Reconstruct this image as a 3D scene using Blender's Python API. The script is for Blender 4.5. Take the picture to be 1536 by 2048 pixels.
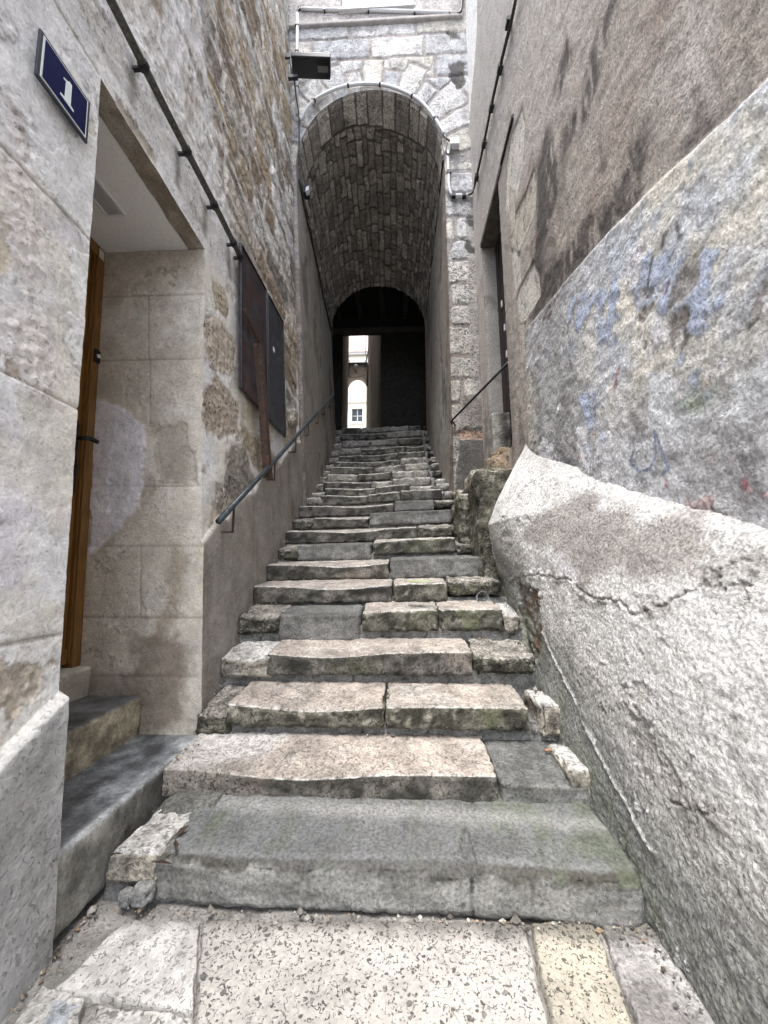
import bpy, bmesh, math, random
import numpy as np
for o in list(bpy.data.objects): bpy.data.objects.remove(o)
random.seed(7); rng=np.random.RandomState(7)
SC=bpy.context.scene; COL=SC.collection
S=0.75                       # all lengths below are in units of 0.75 m
# ---------------------------------------------------------------- camera
F=750.; CX=768.; CY=1024.
PT=math.radians(8.8); YW=math.radians(2.4); H=1.5
cf=np.array([-math.sin(YW)*math.cos(PT),math.cos(YW)*math.cos(PT),math.sin(PT)])
cr=np.array([math.cos(YW),math.sin(YW),0.]); cu=np.cross(cr,cf); C0=np.array([0,0,H])
cam=bpy.data.cameras.new('camera'); co=bpy.data.objects.new('camera',cam); COL.objects.link(co)
co.location=(0,0,H*S); co.rotation_euler=(math.pi/2+PT,0,YW)
cam.sensor_fit='HORIZONTAL'; cam.sensor_width=36; cam.lens=36*F/1536; cam.clip_start=.02; cam.clip_end=500
SC.camera=co
# ---------------------------------------------------------------- light
w=bpy.data.worlds.new("World"); SC.world=w; w.use_nodes=True
nt=w.node_tree; bg=nt.nodes['Background']
sky=nt.nodes.new('ShaderNodeTexSky'); sky.sky_type='NISHITA'; sky.sun_disc=False
SUN_EL=72; SUN_AZ=200
sky.sun_elevation=math.radians(SUN_EL); sky.sun_rotation=math.radians(SUN_AZ)
sky.dust_density=3.0; sky.air_density=1.0
hs=nt.nodes.new('ShaderNodeHueSaturation'); hs.inputs['Saturation'].default_value=.5; hs.inputs['Value'].default_value=1.25
nt.links.new(sky.outputs[0],hs.inputs['Color']); nt.links.new(hs.outputs[0],bg.inputs[0])
bg.inputs[1].default_value=.15
sl=bpy.data.lights.new('sun','SUN'); so=bpy.data.objects.new('sun',sl); COL.objects.link(so)
sl.energy=1.3; sl.angle=math.radians(22); sl.color=(1,.97,.92)
# sun_rotation is measured clockwise from +Y
e=math.radians(SUN_EL); a=math.radians(SUN_AZ)
sd=np.array([math.sin(a)*math.cos(e),math.cos(a)*math.cos(e),math.sin(e)])
from mathutils import Vector
so.rotation_euler=Vector(sd).to_track_quat('Z','Y').to_euler()
SC.view_settings.view_transform='Standard'; SC.view_settings.look='None'
SC.view_settings.exposure=1.82; SC.view_settings.gamma=1
SC.render.engine='CYCLES'
SC.cycles.max_bounces=8; SC.cycles.diffuse_bounces=6

# ---------------------------------------------------------------- maths
def ray(x,y): return cf+cr*((x-CX)/F)+cu*((CY-y)/F)
def atz(x,y,z): d=ray(x,y); return C0+d*((z-H)/d[2])
def atx(x,y,X): d=ray(x,y); return C0+d*(X/d[0])
def aty(x,y,Y): d=ray(x,y); return C0+d*(Y/d[1])
LE=.062
def LX(z): return -1.45-LE*(np.asarray(z,float)-.39)
def lw(x,y,off=0.):
    d=ray(x,y); n=np.array([1,0,LE]); p0=np.array([-1.45+off,0,.39])
    return C0+d*(np.dot(p0-C0,n)/np.dot(d,n))
XR=1.38
_perm=rng.permutation(256); _perm=np.concatenate([_perm,_perm,_perm[:8]])
_g=rng.normal(size=(256,3)); _g/=np.linalg.norm(_g,axis=1)[:,None]
def perlin(P):
    P=np.asarray(P,float); i=np.floor(P).astype(np.int64); f=P-i; i&=255
    u=f*f*f*(f*(f*6-15)+10); r=0
    for dx in (0,1):
        a=_perm[i[:,0]+dx]
        for dy in (0,1):
            b=_perm[a+i[:,1]+dy]
            for dz in (0,1):
                h=_perm[b+i[:,2]+dz]; g=_g[h]
                dot=g[:,0]*(f[:,0]-dx)+g[:,1]*(f[:,1]-dy)+g[:,2]*(f[:,2]-dz)
                wt=(u[:,0] if dx else 1-u[:,0])*(u[:,1] if dy else 1-u[:,1])*(u[:,2] if dz else 1-u[:,2])
                r=r+wt*dot
    return r
def fbm(P,freq=1.,octv=4,seed=0,rough=.55,aniso=(1,1,1)):
    P=np.asarray(P,float)*np.array(aniso)*freq+seed*17.31+3.7; s=0; a=1; t=0
    for k in range(octv):
        s=s+a*perlin(P); t+=a; a*=rough; P=P*2.03+11.1
    return s/t*1.8          # about -1..1
def ss(a,b,x):
    t=np.clip((x-a)/(b-a),0,1); return t*t*(3-2*t)
def mix(c,t,m): return c*(1-m[:,None])+np.array(t)[None,:]*m[:,None] if np.ndim(t)==1 else c*(1-m[:,None])+t*m[:,None]
def sdpoly(Q,poly):           # signed distance, negative inside
    poly=np.asarray(poly,float); d=np.full(len(Q),1e9); ins=np.zeros(len(Q),bool); n=len(poly)
    for i in range(n):
        a=poly[i]; b=poly[(i+1)%n]; e=b-a; v=Q-a
        t=np.clip((v@e)/(e@e+1e-12),0,1); d=np.minimum(d,np.linalg.norm(v-t[:,None]*e,axis=1))
        c=((a[1]>Q[:,1])!=(b[1]>Q[:,1])); xx=(b[0]-a[0])*(Q[:,1]-a[1])/((b[1]-a[1]) if b[1]!=a[1] else 1e-9)+a[0]
        ins^=c&(Q[:,0]<xx)
    return np.where(ins,-d,d)
def sdline(Q,pts):
    pts=np.asarray(pts,float); d=np.full(len(Q),1e9)
    for a,b in zip(pts[:-1],pts[1:]):
        e=b-a; v=Q-a; t=np.clip((v@e)/(e@e+1e-12),0,1); d=np.minimum(d,np.linalg.norm(v-t[:,None]*e,axis=1))
    return d
def masonry(u,v,ch,ln,seed=0,vmin=-5,vmax=20,umin=-10,umax=20,warp=None,corner=.05):
    """courses along v, stones along u -> distance to the joint, random per stone (3), course index"""
    R=np.random.RandomState(seed)
    if warp is not None: u=u+warp[0]; v=v+warp[1]
    cs=[vmin]
    while cs[-1]<vmax: cs.append(cs[-1]+R.uniform(*ch))
    cs=np.array(cs); k=np.clip(np.searchsorted(cs,v)-1,0,len(cs)-2)
    dv=np.minimum(v-cs[k],cs[k+1]-v); du=np.zeros_like(u); sid=np.zeros(len(u),int)
    for c in np.unique(k):
        b=[umin-R.uniform(0,1)]
        n=int((umax-umin)/ln[0])+4
        R2=np.random.RandomState(seed*991+int(c)); b=np.cumsum(np.concatenate([[umin-R2.uniform(0,ln[1])],R2.uniform(ln[0],ln[1],n)]))
        m=k==c; j=np.clip(np.searchsorted(b,u[m])-1,0,len(b)-2)
        du[m]=np.minimum(u[m]-b[j],b[j+1]-u[m]); sid[m]=j+c*1000
    r=corner; qx=np.maximum(r-du,0); qy=np.maximum(r-dv,0)
    d=r-np.sqrt(qx*qx+qy*qy); d=np.where((du>r)&(dv>r),np.minimum(du,dv),d)
    h=((sid*7919+13)%10007)/10007.; h2=((sid*104729+7)%9973)/9973.; h3=((sid*1299709+3)%9967)/9967.
    return d,np.stack([h,h2,h3],1),k
# ---------------------------------------------------------------- objects
def tag(o,label=None,cat=None,group=None,kind=None):
    if label: o['label']=label
    if cat: o['category']=cat
    if group: o['group']=group
    if kind: o['kind']=kind
    return o
def empty(name,loc,label=None,cat=None,group=None):
    o=bpy.data.objects.new(name,None); COL.objects.link(o); o.location=tuple(np.array(loc,float)*S); o.empty_display_size=.05
    return tag(o,label,cat,group)
def wloc(o):
    l=Vector((0,0,0))
    while o is not None: l=l+o.location; o=o.parent
    return np.array(l)
def build(name,V,Fc,mat,parent=None,col=None,smooth=True,flip=False,at=None):
    V=np.asarray(V,float).reshape(-1,3)*S
    off=wloc(parent) if parent else np.zeros(3)
    base=off if at is None else np.array(at,float)*S
    V=V-base
    me=bpy.data.meshes.new(name); me.vertices.add(len(V)); me.vertices.foreach_set('co',V.ravel())
    if isinstance(Fc,np.ndarray):
        if flip: Fc=Fc[:,::-1]
        k=Fc.shape[1]; me.loops.add(Fc.size); me.polygons.add(len(Fc))
        me.loops.foreach_set('vertex_index',np.ascontiguousarray(Fc).ravel().astype(np.int32))
        me.polygons.foreach_set('loop_start',np.arange(0,Fc.size,k,dtype=np.int32))
    else:
        lens=[len(f) for f in Fc]; me.loops.add(sum(lens)); me.polygons.add(len(Fc))
        me.loops.foreach_set('vertex_index',[i for f in Fc for i in (f[::-1] if flip else f)])
        me.polygons.foreach_set('loop_start',np.concatenate([[0],np.cumsum(lens)[:-1]]).astype(np.int32))
    me.update(calc_edges=True); me.validate()
    me.polygons.foreach_set('use_smooth',[smooth]*len(me.polygons))
    if col is not None:
        ca=me.color_attributes.new('Col','FLOAT_COLOR','POINT'); ca.data.foreach_set('color',np.asarray(col,np.float32).ravel())
    me.materials.append(mat); o=bpy.data.objects.new(name,me); COL.objects.link(o)
    if parent: o.parent=parent
    if at is not None: o.location=tuple(base-off)
    return o
def gf(nu,nv,off=0):
    i=np.arange(nu-1)[:,None]*nv+np.arange(nv-1)[None,:]+off
    i=i.ravel(); return np.stack([i,i+nv,i+nv+1,i+1],1)
class MB:
    def __init__(s): s.V=[];s.F=[];s.n=0
    def add(s,V,Fc):
        V=np.asarray(V,float).reshape(-1,3)
        s.V.append(V); s.F+= [tuple(int(i)+s.n for i in f) for f in Fc]; s.n+=len(V); return s
    def box(s,x0,x1,y0,y1,z0,z1):
        V=[(x,y,z) for x in (x0,x1) for y in (y0,y1) for z in (z0,z1)]
        return s.add(V,[(0,1,3,2),(4,6,7,5),(0,4,5,1),(2,3,7,6),(0,2,6,4),(1,5,7,3)])
    def obox(s,c,ax,ay,az):     # oriented box, half-axis vectors
        c,ax,ay,az=[np.array(q,float) for q in (c,ax,ay,az)]
        V=[c+i*ax+j*ay+k*az for i in (-1,1) for j in (-1,1) for k in (-1,1)]
        return s.add(V,[(0,1,3,2),(4,6,7,5),(0,4,5,1),(2,3,7,6),(0,2,6,4),(1,5,7,3)])
    def tube(s,P,r,n=10,caps=True):
        P=[np.array(p,float) for p in P]; r=[r]*len(P) if np.isscalar(r) else r; V=[]
        t0=P[1]-P[0]; t0/=np.linalg.norm(t0); up=np.array([0,0,1.]) if abs(t0[2])<.9 else np.array([1.,0,0])
        a=np.cross(t0,up); a/=np.linalg.norm(a)
        for i,p in enumerate(P):
            t=P[min(i+1,len(P)-1)]-P[max(i-1,0)]; t/=np.linalg.norm(t)
            a=a-t*(a@t); a/=np.linalg.norm(a); b=np.cross(t,a)
            for k in range(n):
                q=2*math.pi*k/n; V.append(p+(a*math.cos(q)+b*math.sin(q))*r[i])
        Fc=[(i*n+k,i*n+(k+1)%n,(i+1)*n+(k+1)%n,(i+1)*n+k) for i in range(len(P)-1) for k in range(n)]
        if caps: Fc+=[tuple(range(n))[::-1],tuple((len(P)-1)*n+k for k in range(n))]
        return s.add(V,Fc)
    def make(s,name,mat,parent=None,smooth=False,bevel=0,at=None):
        o=build(name,np.concatenate(s.V),s.F,mat,parent,smooth=smooth,at=at)
        if bevel:
            m=o.modifiers.new('bevel','BEVEL'); m.width=bevel*S; m.segments=2; m.limit_method='ANGLE'
        return o
def smooth_path(P,n=6):
    P=[np.array(p,float) for p in P]; out=[]
    for i in range(len(P)-1):
        p0=P[max(i-1,0)];p1=P[i];p2=P[i+1];p3=P[min(i+2,len(P)-1)]
        for k in range(n):
            t=k/n; out.append(.5*((2*p1)+(-p0+p2)*t+(2*p0-5*p1+4*p2-p3)*t*t+(-p0+3*p1-3*p2+p3)*t**3))
    out.append(P[-1]); return out
# ---------------------------------------------------------------- materials
def N(t,typ,**k):
    n=t.nodes.new('ShaderNode'+typ)
    for a,b in k.items():
        if a.startswith('_'): setattr(n,a[1:],b)
        else: n.inputs[a.replace('__',' ')].default_value=b
    return n
def mrange(t,src,a,b,c,d,smooth=True):
    n=N(t,'MapRange'); n.interpolation_type='SMOOTHSTEP' if smooth else 'LINEAR'
    t.links.new(src,n.inputs[0])
    for i,v in zip((1,2,3,4),(a,b,c,d)): n.inputs[i].default_value=v
    return n.outputs[0]
def math_(t,op,a,b=None,c=None):
    n=t.nodes.new('ShaderNodeMath'); n.operation=op
    for i,v in enumerate((a,b,c)):
        if v is None: continue
        if isinstance(v,(int,float)): n.inputs[i].default_value=v
        else: t.links.new(v,n.inputs[i])
    return n.outputs[0]
def vscale(t,col,fac):
    n=t.nodes.new('ShaderNodeVectorMath'); n.operation='SCALE'; t.links.new(col,n.inputs[0])
    if isinstance(fac,(int,float)): n.inputs['Scale'].default_value=fac
    else: t.links.new(fac,n.inputs['Scale'])
    return n.outputs[0]
def mixc(t,f,a,b):
    n=t.nodes.new('ShaderNodeMix'); n.data_type='RGBA'
    if isinstance(f,(int,float)): n.inputs[0].default_value=f
    else: t.links.new(f,n.inputs[0])
    for i,v in ((6,a),(7,b)):
        if isinstance(v,tuple): n.inputs[i].default_value=v+(1,)
        else: t.links.new(v,n.inputs[i])
    return n.outputs[2]
def stone(name,grain=110,gs=.3,bump=.004,pit=38,pitlo=.56,pitw=.05,pitcol=(.05,.045,.04),rough=.92,lump=14,lumpb=.006,squig=0,spec=.25,mot=.26,thv=.035,fleck=None):
    m=bpy.data.materials.new(name); m.use_nodes=True; t=m.node_tree; bs=t.nodes['Principled BSDF']
    tc=N(t,'TexCoord'); at=N(t,'Attribute',_attribute_name='Col'); L=t.links.new
    n1=N(t,'TexNoise',Scale=grain,Detail=6,Roughness=.65); L(tc.outputs['Object'],n1.inputs['Vector'])
    n2=N(t,'TexNoise',Scale=lump,Detail=5,Roughness=.6); L(tc.outputs['Object'],n2.inputs['Vector'])
    n3=N(t,'TexNoise',Scale=pit,Detail=3,Roughness=.55,Distortion=.6); L(tc.outputs['Object'],n3.inputs['Vector'])
    g=mrange(t,n1.outputs[0],.3,.7,1-gs,1+gs*.55); n6=N(t,'TexNoise',Scale=6.5,Detail=7,Roughness=.68); L(tc.outputs['Object'],n6.inputs['Vector']); g2=math_(t,'MULTIPLY',mrange(t,n2.outputs[0],.3,.7,1-mot*.6,1+mot*.45),mrange(t,n6.outputs[0],.32,.68,1-mot,1+mot*.7))
    c=vscale(t,at.outputs['Color'],math_(t,'MULTIPLY',g,g2))
    big=N(t,'TexNoise',Scale=5,Detail=2); L(tc.outputs['Object'],big.inputs['Vector'])
    th=mrange(t,big.outputs[0],.3,.7,pitlo+thv,pitlo-thv)
    pm=math_(t,'MULTIPLY',mrange(t,math_(t,'SUBTRACT',n3.outputs[0],th),0,pitw,0,1),at.outputs['Alpha'])
    if squig:
        n4=N(t,'TexNoise',Scale=squig,Detail=2,Distortion=.9); L(tc.outputs['Object'],n4.inputs['Vector'])
        q=mrange(t,math_(t,'ABSOLUTE',math_(t,'SUBTRACT',n4.outputs[0],.5)),.008,.022,1,0)
        n5=N(t,'TexNoise',Scale=squig*1.3,Detail=1); L(tc.outputs['Object'],n5.inputs['Vector'])
        q=math_(t,'MULTIPLY',math_(t,'MULTIPLY',q,mrange(t,n5.outputs[0],.5,.58,0,1)),at.outputs['Alpha'])
        pm=math_(t,'MAXIMUM',pm,q)
    if fleck:
        nd=N(t,'TexNoise',Scale=45,Detail=2); L(tc.outputs['Object'],nd.inputs['Vector'])
        va=N(t,'VectorMath'); va.operation='SCALE'; L(nd.outputs['Color'],va.inputs[0]); va.inputs['Scale'].default_value=.022
        vb=N(t,'VectorMath'); vb.operation='ADD'; L(tc.outputs['Object'],vb.inputs[0]); L(va.outputs[0],vb.inputs[1])
        for sc_,lo_,rm in fleck:
            vo=N(t,'TexVoronoi',Scale=sc_); L(vb.outputs[0],vo.inputs['Vector']); sx=N(t,'SeparateColor'); L(vo.outputs['Color'],sx.inputs[0])
            rr=mrange(t,sx.outputs[0],lo_,1.,0.,rm,False); fm=mrange(t,math_(t,'SUBTRACT',vo.outputs['Distance'],rr),-.07,.01,1,0)
            fm=math_(t,'MULTIPLY',math_(t,'MULTIPLY',fm,mrange(t,sx.outputs[1],0,1,.55,1.)),at.outputs['Alpha']); pm=math_(t,'MAXIMUM',pm,fm)
    c=mixc(t,math_(t,'MULTIPLY',pm,.85),c,pitcol)
    L(c,bs.inputs['Base Color']); bs.inputs['Roughness'].default_value=rough; bs.inputs['Specular IOR Level'].default_value=spec
    hgt=math_(t,'ADD',math_(t,'MULTIPLY',n1.outputs[0],bump),math_(t,'MULTIPLY',n2.outputs[0],lumpb))
    hgt=math_(t,'SUBTRACT',hgt,math_(t,'MULTIPLY',pm,.006))
    b=N(t,'Bump',Strength=1.,Distance=1.); L(hgt,b.inputs['Height']); L(b.outputs[0],bs.inputs['Normal'])
    return m
def flat(name,c,rough=.6,metal=0,var=.15,scale=30,bump=0,spec=.4,c2=None,th=(.5,.6)):
    m=bpy.data.materials.new(name); m.use_nodes=True; t=m.node_tree; bs=t.nodes['Principled BSDF']; L=t.links.new
    tc=N(t,'TexCoord'); n=N(t,'TexNoise',Scale=scale,Detail=5,Roughness=.6); L(tc.outputs['Object'],n.inputs['Vector'])
    rgb=N(t,'RGB'); rgb.outputs[0].default_value=tuple(c)+(1,)
    o=vscale(t,rgb.outputs[0],mrange(t,n.outputs[0],.3,.7,1-var,1+var))
    if c2:
        n2=N(t,'TexNoise',Scale=scale*.6,Detail=6,Roughness=.7); L(tc.outputs['Object'],n2.inputs['Vector'])
        o=mixc(t,mrange(t,n2.outputs[0],th[0],th[1],0,1),o,tuple(c2))
    L(o,bs.inputs['Base Color']); bs.inputs['Roughness'].default_value=rough; bs.inputs['Metallic'].default_value=metal
    bs.inputs['Specular IOR Level'].default_value=spec
    if bump:
        b=N(t,'Bump',Strength=1.,Distance=bump); L(n.outputs[0],b.inputs['Height']); L(b.outputs[0],bs.inputs['Normal'])
    return m
M_PL=stone('plaster',mot=.16,grain=95,gs=.16,bump=.0035,lump=40,lumpb=.002,pit=60,pitlo=.60)
M_RC=stone('roughcast',mot=.10,grain=72,gs=.40,bump=.008,lump=60,lumpb=.005,pit=110,pitlo=.57,pitcol=(.10,.095,.09))
M_BT=stone('buttress_render',mot=.16,grain=80,gs=.46,bump=.008,lump=50,lumpb=.004,pit=85,pitlo=.56,pitw=.09,pitcol=(.12,.115,.105))
M_ST=stone('old_stone',grain=75,gs=.35,bump=.008,lump=22,lumpb=.012,pit=55,pitlo=.55)
M_SL=stone('step_stone',mot=.3,grain=85,gs=.32,bump=.005,lump=30,lumpb=.005,pit=60,pitlo=.60,squig=26,fleck=((75,.68,.36),(34,.88,.33)))
M_RG=stone('mossy_stone',grain=75,gs=.55,bump=.012,lump=26,lumpb=.014,pit=60,pitlo=.53,pitcol=(.035,.035,.025))
M_CM=stone('cement',mot=.36,grain=95,gs=.46,bump=.003,lump=24,lumpb=.003,pit=90,pitlo=.62)
M_C1=stone('dark_step_cement',mot=.10,grain=80,gs=.42,bump=.004,lump=30,lumpb=.002,pit=70,pitlo=.66,pitcol=(.04,.04,.035))
M_SP=stone('speckled_slab',mot=.14,thv=.035,grain=95,gs=.16,bump=.002,lump=30,lumpb=.002,pit=60,pitlo=.68,pitw=.012,pitcol=(.045,.044,.042),squig=44,fleck=((62,.45,.44),(120,.5,.42),(26,.86,.36)))
M_VT=stone('vault_stone',grain=90,gs=.4,bump=.008,lump=20,lumpb=.012,pit=50,pitlo=.56)
exec_parts=True
# ================================================================ SETTING
def rgba(c,a): return np.concatenate([np.clip(c,0.012,.9),np.clip(a,0,1)[:,None]],1)
def base(n,c): return np.tile(np.array(c,float),(n,1))
def jit(c,h,amt=.1): return c*(1+(h-.5)[:,None]*2*amt)
def flake(c,h,P,th,col,freq,seed,depth=.004,where=None,aniso=(1,1,1),k=.9):
    # a paint or plaster layer that ends in a crisp broken edge
    f=fbm(P,freq,6,seed,rough=.62,aniso=aniso)-th; w=1. if where is None else where
    m=ss(-.006,.012,f)*w; e=ss(.03,.0,np.abs(f+.008))*w
    c=mix(c,col,m*k); c=mix(c,np.array(col)*.42,e*(f<.0)*.55); return c,h-m*depth
# ---- left house facade
def lpoly(px): return [tuple(lw(*p)[1:]) for p in px]
STONEZ=lpoly([(395,-60),(600,-60),(600,560),(592,905),(575,850),(562,650),(500,520),(466,470),(440,330),(415,150)])
STONES2=[lpoly(p) for p in ([(424,562),(446,575),(458,610),(455,636),(430,610)],[(414,640),(436,632),(470,682),(464,748),(425,742),(408,700)],
  [(408,772),(440,762),(478,805),(476,868),(440,878),(405,842)],[(452,902),(490,890),(508,960),(482,1010),(448,985)],[(428,965),(452,975),(478,1015),(448,1040),(430,1012)],
  [(482,850),(530,880),(560,930),(540,960),(510,935),(492,900)],[(556,800),(585,820),(588,880),(568,895)])]
LOWB=lpoly([(396,1092),(420,1062),(437,1035),(452,1040),(470,1000),(505,985),(520,955),(556,935),(572,905),(592,885),(640,860),(700,1100),(640,1640),(380,1700)])
PEEL=[lpoly(p) for p in ([(0,600),(60,560),(100,640),(118,740),(96,840),(60,800),(0,720)],[(0,150),(40,200),(60,330),(95,470),(60,560),(0,500)])]
def left_facade(Y,z):
    n=len(Y); P=np.stack([LX(z),Y,z],1); Q=np.stack([Y,z],1)
    wob=np.stack([fbm(P,3,4,1),fbm(P,3,4,2)],1)*.06
    c=base(n,(.74,.715,.655)); al=np.full(n,.2); h=fbm(P,9,4,3)*.006
    f1=fbm(P,1.3,5,4); f2=fbm(P,4,5,5); f3=fbm(P,2.2,5,6,aniso=(1,1,.5))
    c=mix(c,(.78,.78,.79),ss(-.1,.2,f1+.25*f2)); c=mix(c,(.50,.45,.385),ss(.28,.6,f3)*.6)
    c=mix(c,(.70,.67,.74),ss(.1,.45,fbm(P,1.7,4,8))*.6)
    for k,p in enumerate(PEEL):
        m=ss(.05,-.06,sdpoly(Q+wob*2,p)); rough=fbm(P,22,4,30+k)
        c=mix(c,(.72,.68,.67),m*.8); c=mix(c,(.47,.40,.37),m*ss(.15,.4,rough)*.6); h+=m*rough*.012; al=np.maximum(al,m*.4)
    c,h=flake(c,h,P,.22,(.60,.53,.43),1.5,501,.006); c,h=flake(c,h,P,.34,(.47,.41,.35),2.6,502,.006); c,h=flake(c,h,P,.20,(.80,.80,.80),1.1,503,-.004)
    up=ss(4.2,4.35,z+wob[:,0]*.4)
    c=mix(c,(.74,.735,.735),up*.85); c=mix(c,(.46,.44,.42),up*ss(.05,.5,fbm(P,3.2,5,9,aniso=(1,.45,1.6)))*.7); al=np.maximum(al,up*.5)
    rgh=ss(4.7,5.1,z)*ss(-.4,.2,f1+.3); h+=rgh*fbm(P,14,4,10)*.016; c=mix(c,(.50,.45,.40),rgh*ss(0,.4,f2)*.7)
    c=mix(c,(.22,.20,.18),ss(4.75,5.2,z)*ss(.30,.55,fbm(P,5,5,12,aniso=(1,.35,1.3)))*.7)
    c,h=flake(c,h,P,.30,(.42,.36,.29),1.9,504,.008,up,(1,.6,1.2)); c,h=flake(c,h,P,.22,(.36,.33,.30),3.0,505,.006,up*ss(4.8,5.3,z),(1,.5,1.2))
    # score joints of the imitation ashlar
    nar=(z<4.2)
    for zz in (3.225,2.28,1.22):
        d=np.abs(z-zz+.004*wob[:,0]*10); m=ss(.011,.003,d)*nar*(Y<1.68); h-=m*.006; c=mix(c,(.33,.29,.24),m*.7)
    d=np.abs(z-(4.29+0.0*Y)); m=ss(.012,.004,d)*(Y<1.67)*(Y>1.1); h-=m*.005; c=mix(c,(.3,.27,.23),m*.6)
    # masonry showing through
    sm=ss(.10,-.10,sdpoly(Q+wob*2.2,STONEZ))
    wu=fbm(P,1.3,4,14)*.17; wv=fbm(P,1.3,4,15)*.15
    dj,hs_,k=masonry(Y*1.0,z,(.30,.62),(.45,1.15),seed=11,warp=(wu,wv),corner=.09)
    st=ss(.012,.05,dj)
    pal=np.array([(.38,.30,.21),(.29,.225,.165),(.50,.46,.40),(.25,.225,.20),(.58,.57,.55),(.44,.37,.28)])
    sc=pal[(hs_[:,0]*5.99).astype(int)]*(1+(hs_[:,1]-.5)[:,None]*.3)
    sc=sc*(1+.35*fbm(P,6,5,16,aniso=(1,.6,1.2)))[:,None]
    sc=mix(sc,(.70,.69,.67),ss(.02,.30,fbm(P,2.6,5,17,aniso=(1,.6,1.3))+.12*f2)*.8); sc=mix(sc,(.12,.10,.085),ss(.15,.4,fbm(P,3.4,5,18,aniso=(1,.5,1)))*.75)
    mort=mix(base(n,(.58,.55,.51)),(.20,.18,.16),ss(.0,.45,f2))
    sc=mort*(1-st[:,None])+sc*st[:,None]
    c=c*(1-sm[:,None])+sc*sm[:,None]
    h=h+sm*(st*.018-.014+(hs_[:,2]-.5)*.028*st+fbm(P,7,5,19)*.016*st); al=np.maximum(al,sm*.9)
    # a few rough stones left bare beside the jamb
    for k,p in enumerate(STONES2):
        sd_=sdpoly(Q+wob*1.1,p); m=ss(.035,-.035,sd_); rr=fbm(P,18,4,40+k)
        cc=[(.50,.43,.33),(.52,.45,.37),(.47,.40,.33),(.27,.25,.22),(.40,.36,.31),(.40,.33,.25),(.5,.45,.38)][k]
        c=mix(c,cc,m*.95); c=mix(c,(.22,.19,.16),m*ss(.1,.45,rr)*.7); h+=m*rr*.018-ss(.03,.0,np.abs(sd_))*.010*ss(-.2,.3,f2); c=mix(c,(.30,.26,.21),ss(.016,.0,np.abs(sd_))*.6*ss(-.2,.3,f2))
        al=np.maximum(al,m)
    # cement skirting: the stair side and the near pier
    lb=ss(.02,-.02,sdpoly(Q+wob*.7,LOWB))*(Y>2.7)
    cl=mix(base(n,(.30,.28,.255)),(.15,.137,.12),ss(0,.5,fbm(P,1.6,5,20,aniso=(1,1.3,.4)))); cl=mix(cl,(.38,.36,.33),ss(.15,.5,fbm(P,2.5,5,21,aniso=(1,1.3,.5)))*.6)
    cl=mix(cl,(.21,.17,.13),ss(.2,.5,fbm(P,2.1,4,22,aniso=(1,2,.4)))*.6)
    c=c*(1-lb[:,None])+cl*lb[:,None]; h=h*(1-lb)+lb*(.022+fbm(P,8,4,23)*.006); al=al*(1-lb)+lb*.3
    zd=.83+.6*(Y-1.44)+.012*wob[:,1]*10
    db=ss(.012,-.012,z-zd)*(Y<1.9)
    cd=mix(base(n,(.50,.505,.51)),(.31,.305,.295),ss(-.1,.5,fbm(P,1.5,5,24,aniso=(1,.6,1)))); cd=mix(cd,(.62,.625,.64),ss(.1,.5,fbm(P,3,4,25))*.4)
    c=c*(1-db[:,None])+cd*db[:,None]; ed=ss(.05,.0,np.abs(z-zd+.01))*(Y<1.9); c=mix(c,(.62,.61,.59),ed*.7)
    h=h*(1-db)+db*(.05+fbm(P,9,4,26)*.007)-0; al=al*(1-db)+db*.35
    # grime streaks under the pipe clamps
    for px in ((266,130),(355,305),(410,412),(458,500)):
        q=lw(*px)[1:]; dd=sdline(Q+wob*.6,[(q[0],q[1]),(q[0]+.01,q[1]-.28)]); c=mix(c,(.14,.135,.125),ss(.075,.0,dd)*.7)
    P2=P.copy(); P2[:,0]+=h
    return P2,rgba(c,al)
def fgrid(fn,us,vs):
    U,Vv=np.meshgrid(us,vs,indexing='ij'); P,c=fn(U.ravel(),Vv.ravel()); return P,gf(len(us),len(vs)),c
def join(parts):
    V=[];Fc=[];c=[];n=0
    for p,f,cc in parts: V.append(p);Fc.append(f+n);c.append(cc);n+=len(p)
    return np.concatenate(V),np.concatenate(Fc),np.concatenate(c)
YA,YB=1.67,2.83; ZT=4.28; YF=5.92
left_house=empty('house',(-1.45,2.2,0),'house on the left with peeling cream plaster over rubble stone and a recessed brown door','house')
ar=np.arange
parts=[fgrid(left_facade,np.concatenate([np.linspace(-2.5,.1,30),ar(.11,1.665,.0085),[YA]]),np.concatenate([np.linspace(-.3,-.05,6),ar(-.03,4.9,.0095),np.linspace(4.91,14.5,300)])),
 fgrid(left_facade,np.linspace(YA,YB,95),np.concatenate([np.linspace(ZT,5.2,75),np.linspace(5.22,14.5,250)])),
 fgrid(left_facade,np.linspace(YB,YF,235),np.concatenate([np.linspace(-.3,5.4,380),np.linspace(5.42,14.5,450)]))]
V,Fc,c=join(parts)
def trim(V,Fc,yy,zt): m=V[Fc].mean(1); return Fc[~((m[:,1]<yy)&(m[:,2]>zt))]  # cuts the unseen near wall tops low to let in more sky light
Fc=trim(V,Fc,3.05,9.4); build('wall',V,Fc,M_PL,left_house,c)
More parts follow.
